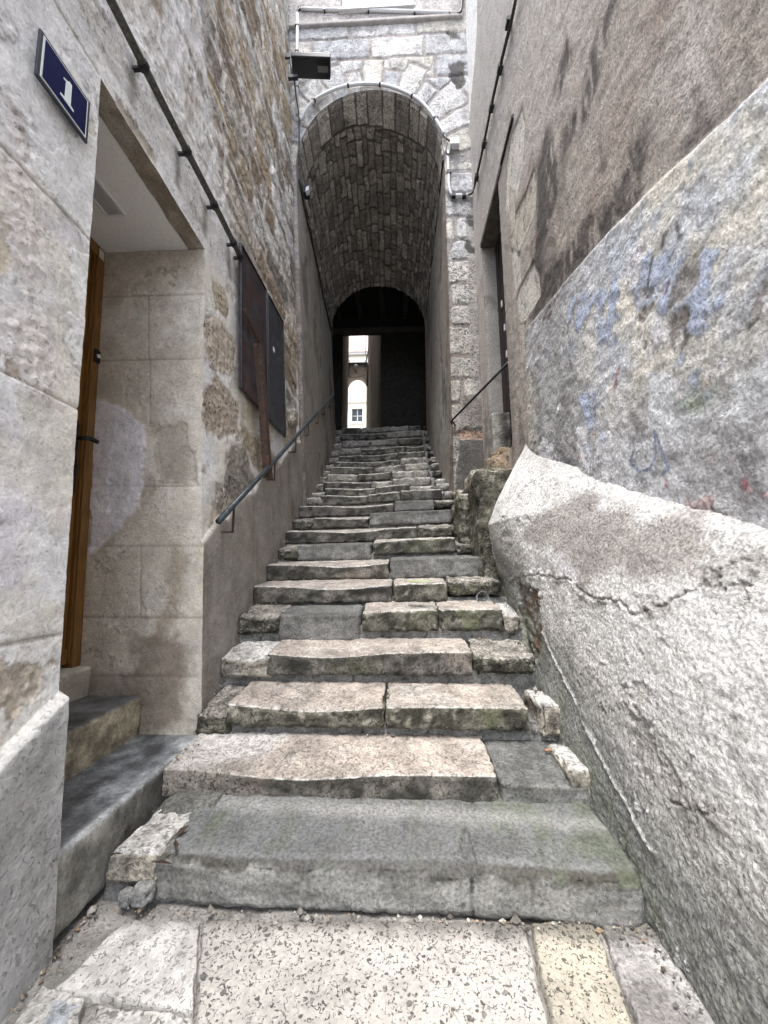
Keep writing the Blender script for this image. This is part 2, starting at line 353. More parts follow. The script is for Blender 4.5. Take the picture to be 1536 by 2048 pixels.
# jamb facing the street
def jamb_tex(X,z,P,wet=True):
    n=len(X); c=base(n,(.61,.565,.49)); al=np.full(n,.2); Q=np.stack([X,z],1)
    wob=np.stack([fbm(P,4,4,51),fbm(P,4,4,52)],1)*.055+np.stack([fbm(P,17,4,158),fbm(P,17,4,159)],1)*.03
    f=fbm(P,2,5,53); c=mix(c,(.72,.685,.62),ss(0,.4,f)); c=mix(c,(.50,.45,.38),ss(.1,.5,fbm(P,2.6,5,54))*.6); h=fbm(P,14,4,55)*.004; c,h=flake(c,h,P,.30,(.50,.45,.37),2.2,506,.004); c,h=flake(c,h,P,.33,(.70,.66,.60),3.,507,-.003)
    if wet:
        pp=lambda L:[(aty(*p,YB)[0],aty(*p,YB)[2]) for p in L]
        for zy in (592,720,972,1093,1236,1354):
            zz=aty(290,zy,YB)[2]; m=ss(.011,.003,np.abs(z-zz)); h-=m*.005; c=mix(c,(.32,.28,.23),m*.7)
        for x0,ya,yb in ((297,592,720),(300,720,838),(281,1093,1236)):
            a_=aty(x0,ya,YB);b_=aty(x0,yb,YB); m=ss(.009,.003,sdline(Q,[(a_[0],a_[2]),(b_[0],b_[2])])); h-=m*.004; c=mix(c,(.34,.3,.25),m*.6)
        m=ss(.018,-.018,sdpoly(Q+wob,pp([(180,800),(215,808),(262,830),(288,850),(284,880),(293,905),(284,960),(280,1015),(255,1045),(205,1085),(180,1110)])))
        c=mix(c,(.80,.79,.84),m*.97); h+=m*(.008+fbm(P,6,4,56)*.008)
        sq_=sdpoly(Q+wob*.8,pp([(316,858),(345,850),(370,842),(374,890),(392,905),(390,960),(360,965),(322,962),(312,900)])); c=mix(c,(.25,.21,.17),ss(.012,.002,np.abs(sq_-.004))*ss(-.2,.2,f)*.7); m=ss(.012,-.012,sdpoly(Q+wob*.8,pp([(316,858),(345,850),(370,842),(374,890),(392,905),(390,960),(360,965),(322,962),(312,900)]))); c=mix(c,(.44,.40,.345),m*.85); h-=m*.009
        m=ss(.03,-.02,sdpoly(Q+wob,pp([(240,740),(290,745),(298,835),(262,835),(244,780)]))); c=mix(c,(.62,.57,.49),m*.7); h+=m*fbm(P,16,4,57)*.01
        m=ss(.05,-.05,sdpoly(Q+wob*1.5,pp([(340,1100),(358,1095),(372,1130),(360,1200),(360,1235),(320,1300),(310,1280),(335,1180)]))); c=mix(c,(.38,.32,.25),m*.75)
        m=ss(.07,-.05,sdpoly(Q+wob*2,pp([(268,1275),(330,1255),(378,1290),(380,1350),(355,1430),(330,1460),(260,1460),(262,1350)]))); c=mix(c,(.27,.225,.18),m*.85)
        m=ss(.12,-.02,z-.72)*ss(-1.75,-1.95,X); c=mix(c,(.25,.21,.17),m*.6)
        m=ss(.16,.0,np.abs(X+1.47-LE*(.39-z)))*ss(-.2,.3,fbm(P,5,4,58)); c=mix(c,(.64,.61,.56),m*.6)
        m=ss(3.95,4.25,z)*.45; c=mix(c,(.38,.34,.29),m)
        c=mix(c,(.12,.13,.07),ss(.55,.33,z)*ss(-1.56,-1.46,X)*ss(-.3,.2,fbm(P,9,4,59))*.8)
    return c,al,h
def jamb(Y0,face,zs,xoff=.975,wet=True,nt=95):
    Pf,_=left_facade(np.full(len(zs),Y0),zs); tt=np.linspace(0,1,nt)
    T,Z=np.meshgrid(tt,np.arange(len(zs)),indexing='ij'); xf=Pf[Z.ravel(),0]; z=zs[Z.ravel()]
    X=xf*(1-T.ravel())+(LX(z)-xoff)*T.ravel(); P=np.stack([X,np.full(len(X),Y0),z],1)
    c,al,h=jamb_tex(X,z,P,wet); e=ss(0,.03,T.ravel())*ss(1,.97,T.ravel()); P[:,1]+=face*h*e
    return P,gf(nt,len(zs)),rgba(c,al)
zs=np.linspace(.1,ZT,320)
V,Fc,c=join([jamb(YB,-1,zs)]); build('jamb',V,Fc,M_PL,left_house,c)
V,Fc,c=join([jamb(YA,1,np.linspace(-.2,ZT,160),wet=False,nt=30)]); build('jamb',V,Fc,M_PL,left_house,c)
# canopy: concrete edge strip and white soffit panel
M_SOF=flat('soffit_paint',(.72,.71,.70),.85,var=.05,scale=60,bump=.001)
M_CON=stone('concrete_strip',grain=120,gs=.25,bump=.002,pit=60,pitlo=.62)
U,T=np.meshgrid(np.linspace(YA,YB,70),np.linspace(0,1,10),indexing='ij'); U=U.ravel();T=T.ravel()
Pf,_=left_facade(U,np.full(len(U),ZT)); inner=LX(ZT)-.15-.012*fbm(np.stack([U,U*0,U*0],1),6,3,61); X=Pf[:,0]*(1-T)+inner*T
P=np.stack([X,U,np.full(len(U),ZT)],1); c=mix(base(len(U),(.25,.21,.165)),(.36,.33,.28),ss(-.2,.4,fbm(P,5,4,62)))
build('canopy_edge',P,gf(70,10),M_CON,left_house,rgba(c,np.full(len(U),.4)),flip=True)
b=MB(); b.box(LX(ZT)-1.2,LX(ZT)-.14,YA-.05,YB+.05,ZT+.006,ZT+.05); b.make('soffit',M_SOF,left_house)
b=MB(); b.box(-3.2,LX(ZT)-.03,YA-.1,YB+.1,ZT+.06,ZT+.12); b.make('ceiling_slab',M_CON,left_house)
# vent grille in the soffit
M_GR=flat('grille_plastic',(.62,.62,.62),.5,var=.04); M_DK=flat('dark_gap',(.02,.02,.02),.9)
def zpl(x,y,z): return atz(x,y,z)
g0=zpl(252,430,ZT); g1=zpl(186,350,ZT); gx1=LX(ZT)-.40; gx0=gx1-.30; gy1=2.32; gy0=1.80
q=[atz(*p,ZT) for p in ((252,430),(213,430),(190,352),(186,395))]
gy1=q[0][1]; gx1=q[0][0]; gx0=q[1][0]; gy0=gy1-.62
b=MB(); t_=.014
b.box(gx0,gx1,gy0,gy0+t_,ZT-.012,ZT+.004).box(gx0,gx1,gy1-t_,gy1,ZT-.012,ZT+.004).box(gx0,gx0+t_,gy0+t_,gy1-t_,ZT-.012,ZT+.004).box(gx1-t_,gx1,gy0+t_,gy1-t_,ZT-.012,ZT+.004)
b.box(gx0+t_,gx1-t_,(gy0+gy1)/2-.008,(gy0+gy1)/2+.008,ZT-.012,ZT+.004)
gr=b.make('vent_grille',M_GR,left_house); b=MB()
for k in range(9):
    x=gx0+t_+(gx1-gx0-2*t_)*(k+.5)/9
    for a_,b_ in ((gy0+t_,(gy0+gy1)/2-.008),((gy0+gy1)/2+.008,gy1-t_)): b.box(x-.010,x+.010,a_,b_,ZT-.009,ZT+.002)
b.make('slat',M_GR,gr); b=MB(); b.box(gx0+.004,gx1-.004,gy0+.004,gy1-.004,ZT+.0025,ZT+.0055); b.make('backing',M_DK,gr)
# door (leaf, frame, ironmongery)
M_WD=bpy.data.materials.new('brown_door_paint'); M_WD.use_nodes=True; t=M_WD.node_tree; bs=t.nodes['Principled BSDF']
tc=N(t,'TexCoord'); mp=N(t,'Mapping'); mp.inputs['Scale'].default_value=(45,45,1.6); t.links.new(tc.outputs['Object'],mp.inputs[0])
n=N(t,'TexNoise',Scale=3,Detail=5); t.links.new(mp.outputs[0],n.inputs['Vector'])
t.links.new(mixc(t,mrange(t,n.outputs[0],.3,.7,0,1),(.12,.056,.013),(.23,.115,.03)),bs.inputs['Base Color']); bs.inputs['Roughness'].default_value=.42
DOFF=.97
def dpt(Y,z,o=0): return np.array([LX(z)-DOFF+o,Y,z])
def dbox(b,y0,y1,z0,z1,o0,o1):
    V=[dpt(y,z,o) for o in (o0,o1) for y in (y0,y1) for z in (z0,z1)]
    b.add(V,[(0,1,3,2),(4,6,7,5),(0,4,5,1),(2,3,7,6),(0,2,6,4),(1,5,7,3)])
b=MB(); dbox(b,YB-.08,YB-.003,.80,ZT,.0,.075); dbox(b,YA+.003,YA+.11,.80,ZT,.0,.075); dbox(b,YA+.11,YB-.08,ZT-.1,ZT,.0,.075)
frm=b.make('door_frame',M_WD,left_house,bevel=.006)
b=MB(); dbox(b,YB-.092,YB-.0805,.83,ZT-.1,.005,.055); b.make('door_stop',M_WD,frm)
b=MB(); dbox(b,YA+.10,YB-.0925,.83,ZT-.1,-.03,.03)
door=b.make('door',M_WD,left_house,bevel=.004)
b=MB()
for z0,z1 in ((.98,1.9),(2.05,3.95)):
    dbox(b,YA+.25,YB-.33,z0,z1,.031,.045); dbox(b,YA+.31,YB-.39,z0+.06,z1-.06,.046,.056)
b.make('panel',M_WD,door,bevel=.006)
b=MB()
dbox(b,YA+.10,YB-.0935,.83,.93,.031,.05); b.make('weather_board',M_WD,door,bevel=.01)
M_IR=flat('black_iron',(.035,.035,.04),.45,metal=.6,var=.3,bump=.001)
zh=aty(165,875,YB-.16)[2]; yh=YB-.145
b=MB(); dbox(b,yh-.035,yh+.035,zh-.42,zh+.13,.031,.04)
b.add([dpt(yh-.035,zh+.13,.035),dpt(yh+.035,zh+.13,.035),dpt(yh,zh+.2,.035),dpt(yh-.035,zh-.42,.035),dpt(yh+.035,zh-.42,.035),dpt(yh,zh-.5,.035)],[(0,1,2),(3,5,4)])
pl_=b.make('lock_plate',M_IR,door,bevel=.004)
hp=dpt(yh,zh,.04); b=MB(); b.tube([hp,hp+[.11,0,0]],.016); b.tube(smooth_path([hp+[.09,0,0],hp+[.105,.02,.003],hp+[.11,.05,0],hp+[.11,.09,-.003]],4),[.018]*12+[.009]); b.make('handle',M_IR,door,smooth=True)
b=MB(); hp=dpt(yh,zh-.25,.04); b.tube([hp-[0,0,.03],hp+[.02,0,-.03],hp+[.03,0,.0],hp+[.02,0,.04]],.012,8); b.make('keyhole_cover',M_IR,door)
b=MB(); zb=aty(195,718,YB)[2]; dbox(b,YB-.066,YB-.014,zb-.055,zb+.055,.076,.095); bz=b.make('doorbell',M_IR,frm,bevel=.004)
M_WP=flat('white_plastic',(.75,.75,.74),.4,var=.03)
b=MB(); hp=dpt(YB-.04,zb,.094); b.tube([hp,hp+[.012,0,0]],.016,16); b.make('push_button',M_WP,bz)
b=MB(); zb=aty(198,517,YB)[2]; dbox(b,YB-.072,YB-.02,zb-.05,zb+.03,.0755,.0775); b.make('sticker',flat('paper_sticker',(.6,.58,.5),.7,var=.05,scale=90),frm)
# threshold and two entrance steps
def rbox(x0,x1,y0,y1,z0,z1,colfn,res=.02,r=.02,disp=.006,freq=8,seed=0,sag=None,skew=None,lean=0):
    Vs=[];Fs=[];n0=0
    X=(x0,x1);Y=(y0,y1);Z=(z0,z1); ns=[max(2,int(round((b-a)/res))+1) for a,b in (X,Y,Z)]
    lin=[np.linspace(a,b,k) for (a,b),k in zip((X,Y,Z),ns)]
    for ax in range(3):
        i,j=[k for k in range(3) if k!=ax]
        for s in (0,1):
            A,B=np.meshgrid(lin[i],lin[j],indexing='ij'); P=np.zeros((A.size,3)); P[:,i]=A.ravel();P[:,j]=B.ravel();P[:,ax]=(X,Y,Z)[ax][s]
            f=gf(ns[i],ns[j],n0)
            if (s==1)==(ax==1): f=f[:,::-1]
            Vs.append(P);Fs.append(f);n0+=len(P)
    P=np.concatenate(Vs);Fc=np.concatenate(Fs)
    lo=np.array([x0,y0,z0])+r;hi=np.array([x1,y1,z1])-r; hi=np.maximum(hi,lo)
    inn=np.clip(P,lo,hi); d=P-inn; l=np.linalg.norm(d,axis=1)+1e-9; nn=d/l[:,None]; P=inn+nn*r
    rs=np.random.RandomState(seed); o=rs.uniform(0,50,3)
    edge=(np.sort(np.abs(nn),axis=1)[:,1]>.2)
    dd=fbm(P+o,freq,4)*disp - edge*(np.maximum(0,fbm(P+o,freq*.8,3,2))*disp*3.4+np.maximum(0,fbm(P+o,freq*2.6,3,4)-.05)*disp*2.2)
    W=P+nn*dd[:,None]
    if sag is not None: W[:,2]+=sag(P)*ss(z0,z1,P[:,2])
    if skew is not None: W[:,0]+=skew*(P[:,1]-y0)
    if lean: W[:,2]+=lean*(P[:,0]-x0)
    q=np.round(P/1e-5).astype(np.int64); _,idx,inv=np.unique(q,axis=0,return_index=True,return_inverse=True); inv=inv.ravel()
    Fc=inv[Fc]; Wn=W[idx]; c=colfn(P[idx]+o*0,nn[idx],o)
    ok=np.array([len(set(f))==4 for f in Fc]); return Wn,Fc[ok],c
def cement_col(top=(.20,.205,.205),side=(.27,.265,.25),amt=.3):
    def f(P,nn,o):
        n=len(P); c=base(n,side); a=P+o
        c=mix(c,np.array(side)*.62,ss(0,.5,fbm(a,3,5,1,aniso=(1,1,2)))*.8); c=mix(c,np.array(side)*1.35,ss(.15,.5,fbm(a,2.4,5,4))*.6)
        t=ss(.5,.8,nn[:,2]); ct=mix(base(n,top),np.array(top)*1.5,ss(0,.5,fbm(a,2.2,5,2))*.7); ct=mix(ct,np.array(top)*.6,ss(.1,.5,fbm(a,3.3,4,3,aniso=(.5,2,1)))*.6)
        c=c*(1-t[:,None])+ct*t[:,None]; return rgba(c,np.full(n,amt))
    return f
def put(name,parent,mat,*a,**k):
    P,Fc,c=rbox(*a,**k); return build(name,P,Fc,mat,parent,c)
def slate(P,nn,o,f0=cement_col((.165,.18,.195),(.25,.245,.225),.1)):
    c=f0(P,nn,o); t=ss(.5,.8,nn[:,2]); v=fbm(P,3.2,5,350,aniso=(2.2,.7,1)); c[:,:3]=mix(c[:,:3],(.34,.365,.385),t*ss(.05,.45,v)*.8); c[:,:3]=mix(c[:,:3],(.06,.063,.07),t*ss(.05,.45,-v)*.7)
    c[:,:3]=mix(c[:,:3],(.42,.44,.45),ss(.04,.0,np.abs(P[:,0]+1.43))*t*.8); c[:,:3]=mix(c[:,:3],(.05,.05,.05),t*ss(.03,.005,np.abs(v))*.3); return c
M_SLT=stone('polished_cement',mot=.55,grain=80,gs=.34,bump=.002,lump=14,lumpb=.003,pit=90,pitlo=.66,rough=.5,spec=.5)
ob=put('entrance_step',left_house,M_SLT,-1.98,-1.415,YA-.02,2.885,.0,.335,slate,res=.02,r=.012,disp=.005,freq=5,seed=3); ob['label']='lower doorstep of smooth grey cement flush with the facade'
ycol=cement_col((.13,.135,.14),(.36,.32,.235),.3)
ob=put('entrance_step',left_house,M_SLT,-2.4,-1.875,YA-.0,YB-.002,.25,.6,ycol,res=.02,r=.01,disp=.004,freq=5,seed=4); ob['label']='upper doorstep with dark tread and yellowish riser'
put('threshold',left_house,M_PL,-2.7,-2.275,YA,YB-.001,.5,.80,cement_col((.5,.48,.43),(.47,.43,.37),.2),res=.03,r=.008,disp=.003,seed=5)
b=MB(); b.box(-8,-3.2,-2.5,3.0,-.3,9.35); b.box(-8,-2.5,3.0,5.9,-.3,14.3); b.box(-3.2,-2.42,-2.5,1.6,-.3,9.35); b.box(-3.2,-2.05,1.6,2.95,4.45,9.36); b.box(-2.42,-2.08,-2.5,1.6,8.9,9.37); b.box(-2.52,-2.40,2.96,5.9,4.8,14.31); b.make('inner_wall',M_CON2 if 0 else flat('plain_render',(.4,.38,.35),.9),left_house)
# ================================================================ ARCHWAY BUILDING
YW_=6.0; ZS=9.15; YR=9.4
def LT(z): return LX(z)+.07
def rx(Y): return .88-.045*(Y-6)
def zsp(Y): return ZS-.31*(Y-6)
arch=empty('archway_building',(0,6,2.8),'pale ashlar building with a tall vaulted stair passage through it and a blue window above','building')
XCa=(LT(ZS)+.88)/2; Aa=(.88-LT(ZS))/2; Ba=1.62
def front_fac(X,z):
    n=len(X); P=np.stack([X,np.full(n,YW_),z],1); Q=np.stack([X,z],1)
    w1=fbm(P,2.5,3,71)*.05; w2=fbm(P,2.5,3,72)*.05
    f1=fbm(P,1.5,5,73); f2=fbm(P,5,5,74)
    d,hs_,k=masonry(X,z,(.43,.55),(.75,1.35),seed=29,warp=(w1,w2),vmin=2.2,corner=.06)
    pil=z<ZS-.1
    d2,h2,k2=masonry(X+.07,z,(.40,.56),(.62,.66),seed=31,warp=(w1*1.2,w2*1.3),vmin=2.2,umin=.93,corner=.10)
    d=np.where(pil,d2,d); hs_=np.where(pil[:,None],h2,hs_)
    # voussoirs
    th=np.arctan2((z-ZS)/Ba,(X-XCa)/Aa)+w1*.6; rho=np.hypot((z-ZS)/Ba,(X-XCa)/Aa)
    nb=np.array([-.2,.05,.30,.52,.78,.98,1.22,1.42,1.66,1.86,2.08,2.34,2.60,2.85,3.3]); kk=np.clip(np.searchsorted(nb,th)-1,0,13)
    ln=np.array([1.3,1.42,1.62,1.60,1.36,1.52,1.35,1.50,1.34,1.52,1.50,1.45,1.5,1.3])[kk]
    dth=np.minimum(th-nb[kk],nb[kk+1]-th)*rho*Aa
    inr=(z>ZS-.05)&(rho<ln)&(th>0.02)
    dv=np.minimum(dth,np.maximum((ln-rho)*Aa,0)); d=np.where(inr,dv,np.where((z>ZS-.05),np.minimum(d,np.maximum((rho-ln)*Aa,0)),d))
    hv=((kk*37+11)%17)/17.; hs_=np.where(inr[:,None],np.stack([hv,((kk*23+5)%13)/13.,((kk*29+3)%11)/11.],1),hs_)
    st=ss(.018,.055,d+f2*.012)
    pal=np.array([(.60,.595,.60),(.53,.535,.555),(.64,.635,.63),(.47,.48,.515),(.61,.59,.545)])
    sc=pal[(hs_[:,0]*4.99).astype(int)]*(1+(hs_[:,1]-.5)[:,None]*.2)
    sc=mix(sc,(.33,.33,.345),ss(.0,.4,fbm(P,3,5,75,aniso=(1.4,1,.6)))*.75)
    low=ss(7.6,5.0,z); sc=mix(sc,(.47,.44,.39),low*.8); sc=mix(sc,(.30,.28,.25),low*ss(0,.4,fbm(P,4,5,76))*.7)
    mo=mix(base(n,(.38,.36,.355)),(.25,.225,.205),ss(-.1,.4,f2)); mo=mix(mo,(.25,.21,.18),low*.6)
    c=mo*(1-st[:,None])+sc*st[:,None]; al=.3+.5*st*ss(-.2,.3,f1)+low*.4
    h=st*.014+fbm(P,9,4,77)*.010*st+(hs_[:,2]-.5)*.014*st
    # smeared render on the upper wall and the right edge of the pier
    upz=ss(12.45,12.6,z); c=mix(c,(.50,.475,.47),upz); h=h*(1-upz)+upz*.03
    ed=ss(1.20+.05*f1,1.27+.05*f1,X)*pil*ss(8.2,7.4,z); c=mix(c,(.36,.345,.33),ed*.9); h=h*(1-ed)+ed*.012
    pp=lambda L:[(aty(*p,YW_)[0],aty(*p,YW_)[2]) for p in L]
    wob=np.stack([fbm(P,5,4,78),fbm(P,5,4,79)],1)*.12
    for q in ([(896,130),(930,128),(932,170),(918,182),(905,165),(898,150)],[(895,62),(915,62),(918,80),(900,84)],[(934,430),(957,440),(952,470),(938,455)],[(922,478),(962,500),(955,515),(930,500)]):
        m=ss(.03,-.02,sdpoly(Q+wob,pp(q))); c=mix(c,(.075,.07,.07),m*.9); h-=m*.01
    m=ss(.05,-.05,sdpoly(Q+wob,pp([(893,385),(940,392),(955,400),(950,415),(893,405)]))); c=mix(c,(.15,.14,.135),m*.7)
    # cement patch and brick band at the foot
    m=ss(.02,-.02,sdpoly(Q+wob*.4,pp([(917,880),(975,878),(978,940),(960,1000),(912,1000)]))); c=mix(c,(.13,.125,.12),m); h=h*(1-m)+m*.025
    m=ss(.02,-.02,sdpoly(Q+wob*.3,pp([(915,858),(974,864),(978,880),(918,878)]))); c=mix(c,(.40,.27,.20),m*.85); al=al+m
    m=ss(.03,-.03,sdpoly(Q+wob*.5,pp([(925,790),(975,788),(975,858),(916,858)]))); c=mix(c,(.26,.245,.225),m*.9); h=h*(1-m)+m*.03
    return P+np.array([[0,-1,0]])*h[:,None],c,al
def seg(us,vs,map_):
    U,Vv=np.meshgrid(us,vs,indexing='ij'); X,z=map_(U.ravel(),Vv.ravel()); P,c,al=front_fac(X,z); return P,gf(len(us),len(vs)),rgba(c,al)
def ring(U,Vv):   # U angle 0..pi, V 0..1
    x0=XCa+Aa*np.cos(U); z0=ZS+Ba*np.sin(U); xr=np.where(np.cos(U)>0,1.40,LX(11)-.35); zt=12.75
    tx=np.where(np.abs(np.cos(U))>1e-6,(xr-XCa)/np.where(np.abs(np.cos(U))<1e-6,1e-6,np.cos(U)),1e9); tz=(zt-ZS)/np.maximum(np.sin(U),1e-6); tt=np.minimum(tx,tz)
    x1=XCa+np.cos(U)*tt; z1=ZS+np.sin(U)*tt; return x0+(x1-x0)*Vv,z0+(z1-z0)*Vv
ide=lambda U,Vv:(U,Vv)
crn=[math.atan2(12.75-ZS,1.40-XCa),math.atan2(12.75-ZS,LX(11)-.35-XCa)]
angs=np.unique(np.concatenate([np.linspace(0,math.pi,420),crn]))
wx0=-1.14;wx1=.36
parts=[seg(angs,np.linspace(0,1,120)**1.0,ring), seg(np.linspace(.88,1.40,48),np.linspace(2.2,ZS,560),ide),
 seg(np.linspace(-2.9,wx0,50),np.linspace(12.75,16.5,60),ide),seg(np.linspace(wx1,1.4,40),np.linspace(12.75,16.5,60),ide),seg(np.linspace(wx0,wx1,40),np.linspace(15.3,16.5,20),ide),
 ]
# thin strip left of the opening below the springing
def lstrip(U,Vv): return LX(Vv)-.05+(LT(Vv)-LX(Vv)+.05)*U,Vv
parts.append(seg(np.linspace(0,1,8),np.linspace(2.2,ZS,200),lstrip))
V,Fc,c=join(parts); build('wall',V,Fc,M_ST,arch,c)
# vault
def vault(s,Y):
    Lx=LT(zsp(Y)); R=rx(Y); xc=(Lx+R)/2; a=(R-Lx)/2; b=1.62-.10*(Y-6)
    X=xc-a*np.cos(s); z=zsp(Y)+b*np.sin(s); P=np.stack([X,Y,z],1); n=len(X)
    arc=s*1.5; w1=fbm(P,3,4,81)*.09; w2=fbm(P,3,4,82)*.075
    d,hs_,k=masonry(Y,arc,(.12,.23),(.14,.44),seed=41,warp=(w1,w2),umin=6.45,vmin=-.3,vmax=6,corner=.035)
    d0,h0,k0=masonry(Y*0+.1,arc,(.24,.36),(9,10),seed=43,warp=(w1*0,w2*.3),umin=-1,vmin=-.3,vmax=6)
    ln=.44+.05*np.sin(k0*7.); fr=Y<6+ln; d=np.where(fr,np.minimum(d0,6+ln-Y),np.minimum(d,Y-6-ln)); hs_=np.where(fr[:,None],h0,hs_)
    f2=fbm(P,6,5,83); st=ss(.006,.026,d+f2*.010)
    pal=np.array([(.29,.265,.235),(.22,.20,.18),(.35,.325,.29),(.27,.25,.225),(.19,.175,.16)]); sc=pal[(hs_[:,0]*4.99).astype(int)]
    sc=sc*np.where(fr,1.35,1.)[:,None]*(1+.25*f2)[:,None]; mo=base(n,(.10,.085,.072))  # front ring lightened: light at the vault mouth put into its colour
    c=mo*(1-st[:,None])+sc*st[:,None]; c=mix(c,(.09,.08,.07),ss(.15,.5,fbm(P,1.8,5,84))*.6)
    h=st*.018+(hs_[:,2]-.5)*.03*st+fbm(P,8,4,85)*.014
    nrm=np.stack([np.cos(s)*b,0*s,-np.sin(s)*a],1); nrm/=np.linalg.norm(nrm,axis=1)[:,None]
    h=h*ss(6.0,6.03,Y); return P+nrm*h[:,None],rgba(c,.4+.4*st)
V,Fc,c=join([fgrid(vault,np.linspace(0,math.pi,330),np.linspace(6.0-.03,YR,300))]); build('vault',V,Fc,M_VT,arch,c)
# passage walls
def tun(side):
    def f(Y,t):
        z=2.0+(zsp(Y)-2.0)*t; X=LT(z) if side<0 else rx(Y); X=X+0*Y; P=np.stack([X,Y,z],1); n=len(Y)
        f1=fbm(P,1.5,5,86+side,aniso=(1,1.2,.35)); c=base(n,(.28,.262,.235)); c=mix(c,(.17,.155,.135),ss(0,.5,f1)); c=mix(c,(.36,.345,.32),ss(.1,.5,fbm(P,2.2,5,88+side,aniso=(1,1,.3)))*.6)
        h=fbm(P,6,4,90)*.008
        if side>0:
            c=mix(c,(.33,.35,.37),ss(6.2,6.9,Y)*ss(8.2,7.4,Y)*ss(5.6,5.0,z)*ss(3.3,3.8,z)*ss(-.3,.3,f1)*.9)
            m=ss(6.4,6.05,Y+f1*.2); c=mix(c,(.25,.205,.165),m*.8); h+=m*fbm(P,5,4,91,aniso=(1,1,.5))*.03
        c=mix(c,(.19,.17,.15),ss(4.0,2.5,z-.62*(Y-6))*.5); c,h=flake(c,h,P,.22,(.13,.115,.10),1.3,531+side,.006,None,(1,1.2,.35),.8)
        P[:,0]+=h*(-side)*ss(5.99,6.1,Y); return P,rgba(c,np.full(n,.3))
    return f
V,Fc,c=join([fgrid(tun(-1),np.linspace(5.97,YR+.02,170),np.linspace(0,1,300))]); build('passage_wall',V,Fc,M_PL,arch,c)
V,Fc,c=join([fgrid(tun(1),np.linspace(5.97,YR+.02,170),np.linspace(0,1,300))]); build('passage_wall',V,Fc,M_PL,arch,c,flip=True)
# dark room behind the vault with its timber ceiling
M_ROOM=flat('dark_render',(.03,.028,.026),.95,var=.3,scale=12); M_TIM=flat('old_timber',(.09,.08,.07),.85,var=.35,scale=20,bump=.004)  # room walls and ceiling share one near-black tone
ZFL=5.66; YB2=12.3; oz=9.86; ox0=-2.04; ox1=-.62
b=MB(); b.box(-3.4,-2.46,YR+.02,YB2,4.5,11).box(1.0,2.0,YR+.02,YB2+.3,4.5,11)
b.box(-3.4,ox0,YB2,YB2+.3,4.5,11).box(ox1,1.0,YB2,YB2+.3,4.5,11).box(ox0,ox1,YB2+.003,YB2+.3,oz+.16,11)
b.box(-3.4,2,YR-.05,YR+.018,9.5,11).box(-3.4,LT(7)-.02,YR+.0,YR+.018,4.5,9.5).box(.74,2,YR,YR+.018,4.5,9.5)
b.make('back_room_wall',M_ROOM,arch)
b=MB(); b.box(-3.4,2,YR-.0,YB2+.3,10.62,10.9); b.make('ceiling',M_ROOM,arch)
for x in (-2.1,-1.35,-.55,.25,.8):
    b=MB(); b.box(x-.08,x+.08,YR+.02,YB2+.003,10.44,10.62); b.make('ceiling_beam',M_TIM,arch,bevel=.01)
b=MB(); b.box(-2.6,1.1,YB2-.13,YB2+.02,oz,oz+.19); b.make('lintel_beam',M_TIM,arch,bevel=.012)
# body of the building around the passage
M_PLN=flat('plain_render_grey',(.4,.38,.35),.9)
b=MB(); b.box(-7,-3.5,6.1,12.6,0,16.4).box(1.5,7,6.1,12.6,0,16.4).box(-3.5,1.5,6.3,12.6,11.1,12.6).box(-3.5,1.5,6.9,12.6,12.6,16.4).box(-3.5,LX(9)-.1,6.1,9.35,2.5,11.1).box(1.0,1.5,6.1,12.6,2.5,11.1)
b.make('inner_wall',M_PLN,arch)
# window over the arch
M_FR=flat('pale_blue_paint',(.50,.58,.66),.5,var=.06); M_GL=bpy.data.materials.new('window_glass'); M_GL.use_nodes=True
g=M_GL.node_tree.nodes['Principled BSDF']; g.inputs['Base Color'].default_value=(.25,.45,.52,1); g.inputs['Roughness'].default_value=.06; g.inputs['Specular IOR Level'].default_value=1.0
b=MB(); y0=6.08
for x0,x1 in ((wx0,wx0+.20),(wx1-.20,wx1),(-.48,-.30)): b.box(x0,x1,y0,y0+.08,12.79,15.3)
b.box(wx0+.2,-.48,y0+.003,y0+.07,12.79,12.95).box(-.30,wx1-.2,y0+.003,y0+.07,12.79,12.95).box(wx0+.2,wx1-.2,y0+.003,y0+.07,15.1,15.3)
wn=b.make('window',M_FR,arch,bevel=.008)
for x0,x1 in ((wx0+.2,-.48),(-.30,wx1-.2)):
    b=MB(); b.box(x0,x1,y0+.04,y0+.05,12.95,15.1); b.make('pane',M_GL,wn)
b=MB(); b.box(wx0-.03,wx1+.03,5.90,6.3,12.715,12.785); b.make('window_sill',flat('sill_stone',(.6,.6,.6),.8),wn,bevel=.006)
b=MB(); b.box(LX(12.6)-.3,1.33,5.925,6.01,12.42,12.50); b.make('string_course',flat('string_stone',(.36,.34,.335),.9,bump=.004,scale=15),arch,bevel=.02)
# ================================================================ RIGHT HOUSE
rh=empty('house',(XR,4,0),'house on the right with grey-brown roughcast, a pale painted dado and a dark narrow doorway','house')
def rpoly(px,X=XR): return [tuple(atx(*p,X)[1:]) for p in px]
DADO=rpoly([(1060,905),(1056,760),(1051,664),(1070,640),(1140,555),(1215,470),(1330,355),(1450,245),(1536,163)])
dl=np.array(sorted(DADO)); 
WP=[rpoly(p) for p in ([(1045,214),(1049,250),(1046,330),(1036,380),(1020,440),(1011,400),(1012,330),(1022,270)],[(1068,335),(1073,365),(1070,420),(1045,480),(1028,512),(1022,470),(1030,430),(1050,385)],
 [(1068,522),(1077,545),(1080,590),(1060,625),(1040,655),(1033,600),(1040,570)],[(1018,375),(1028,385),(1030,440),(1024,470),(1018,430)],[(1022,500),(1040,505),(1042,560),(1030,580)],[(1038,650),(1051,645),(1052,700),(1044,720)])]
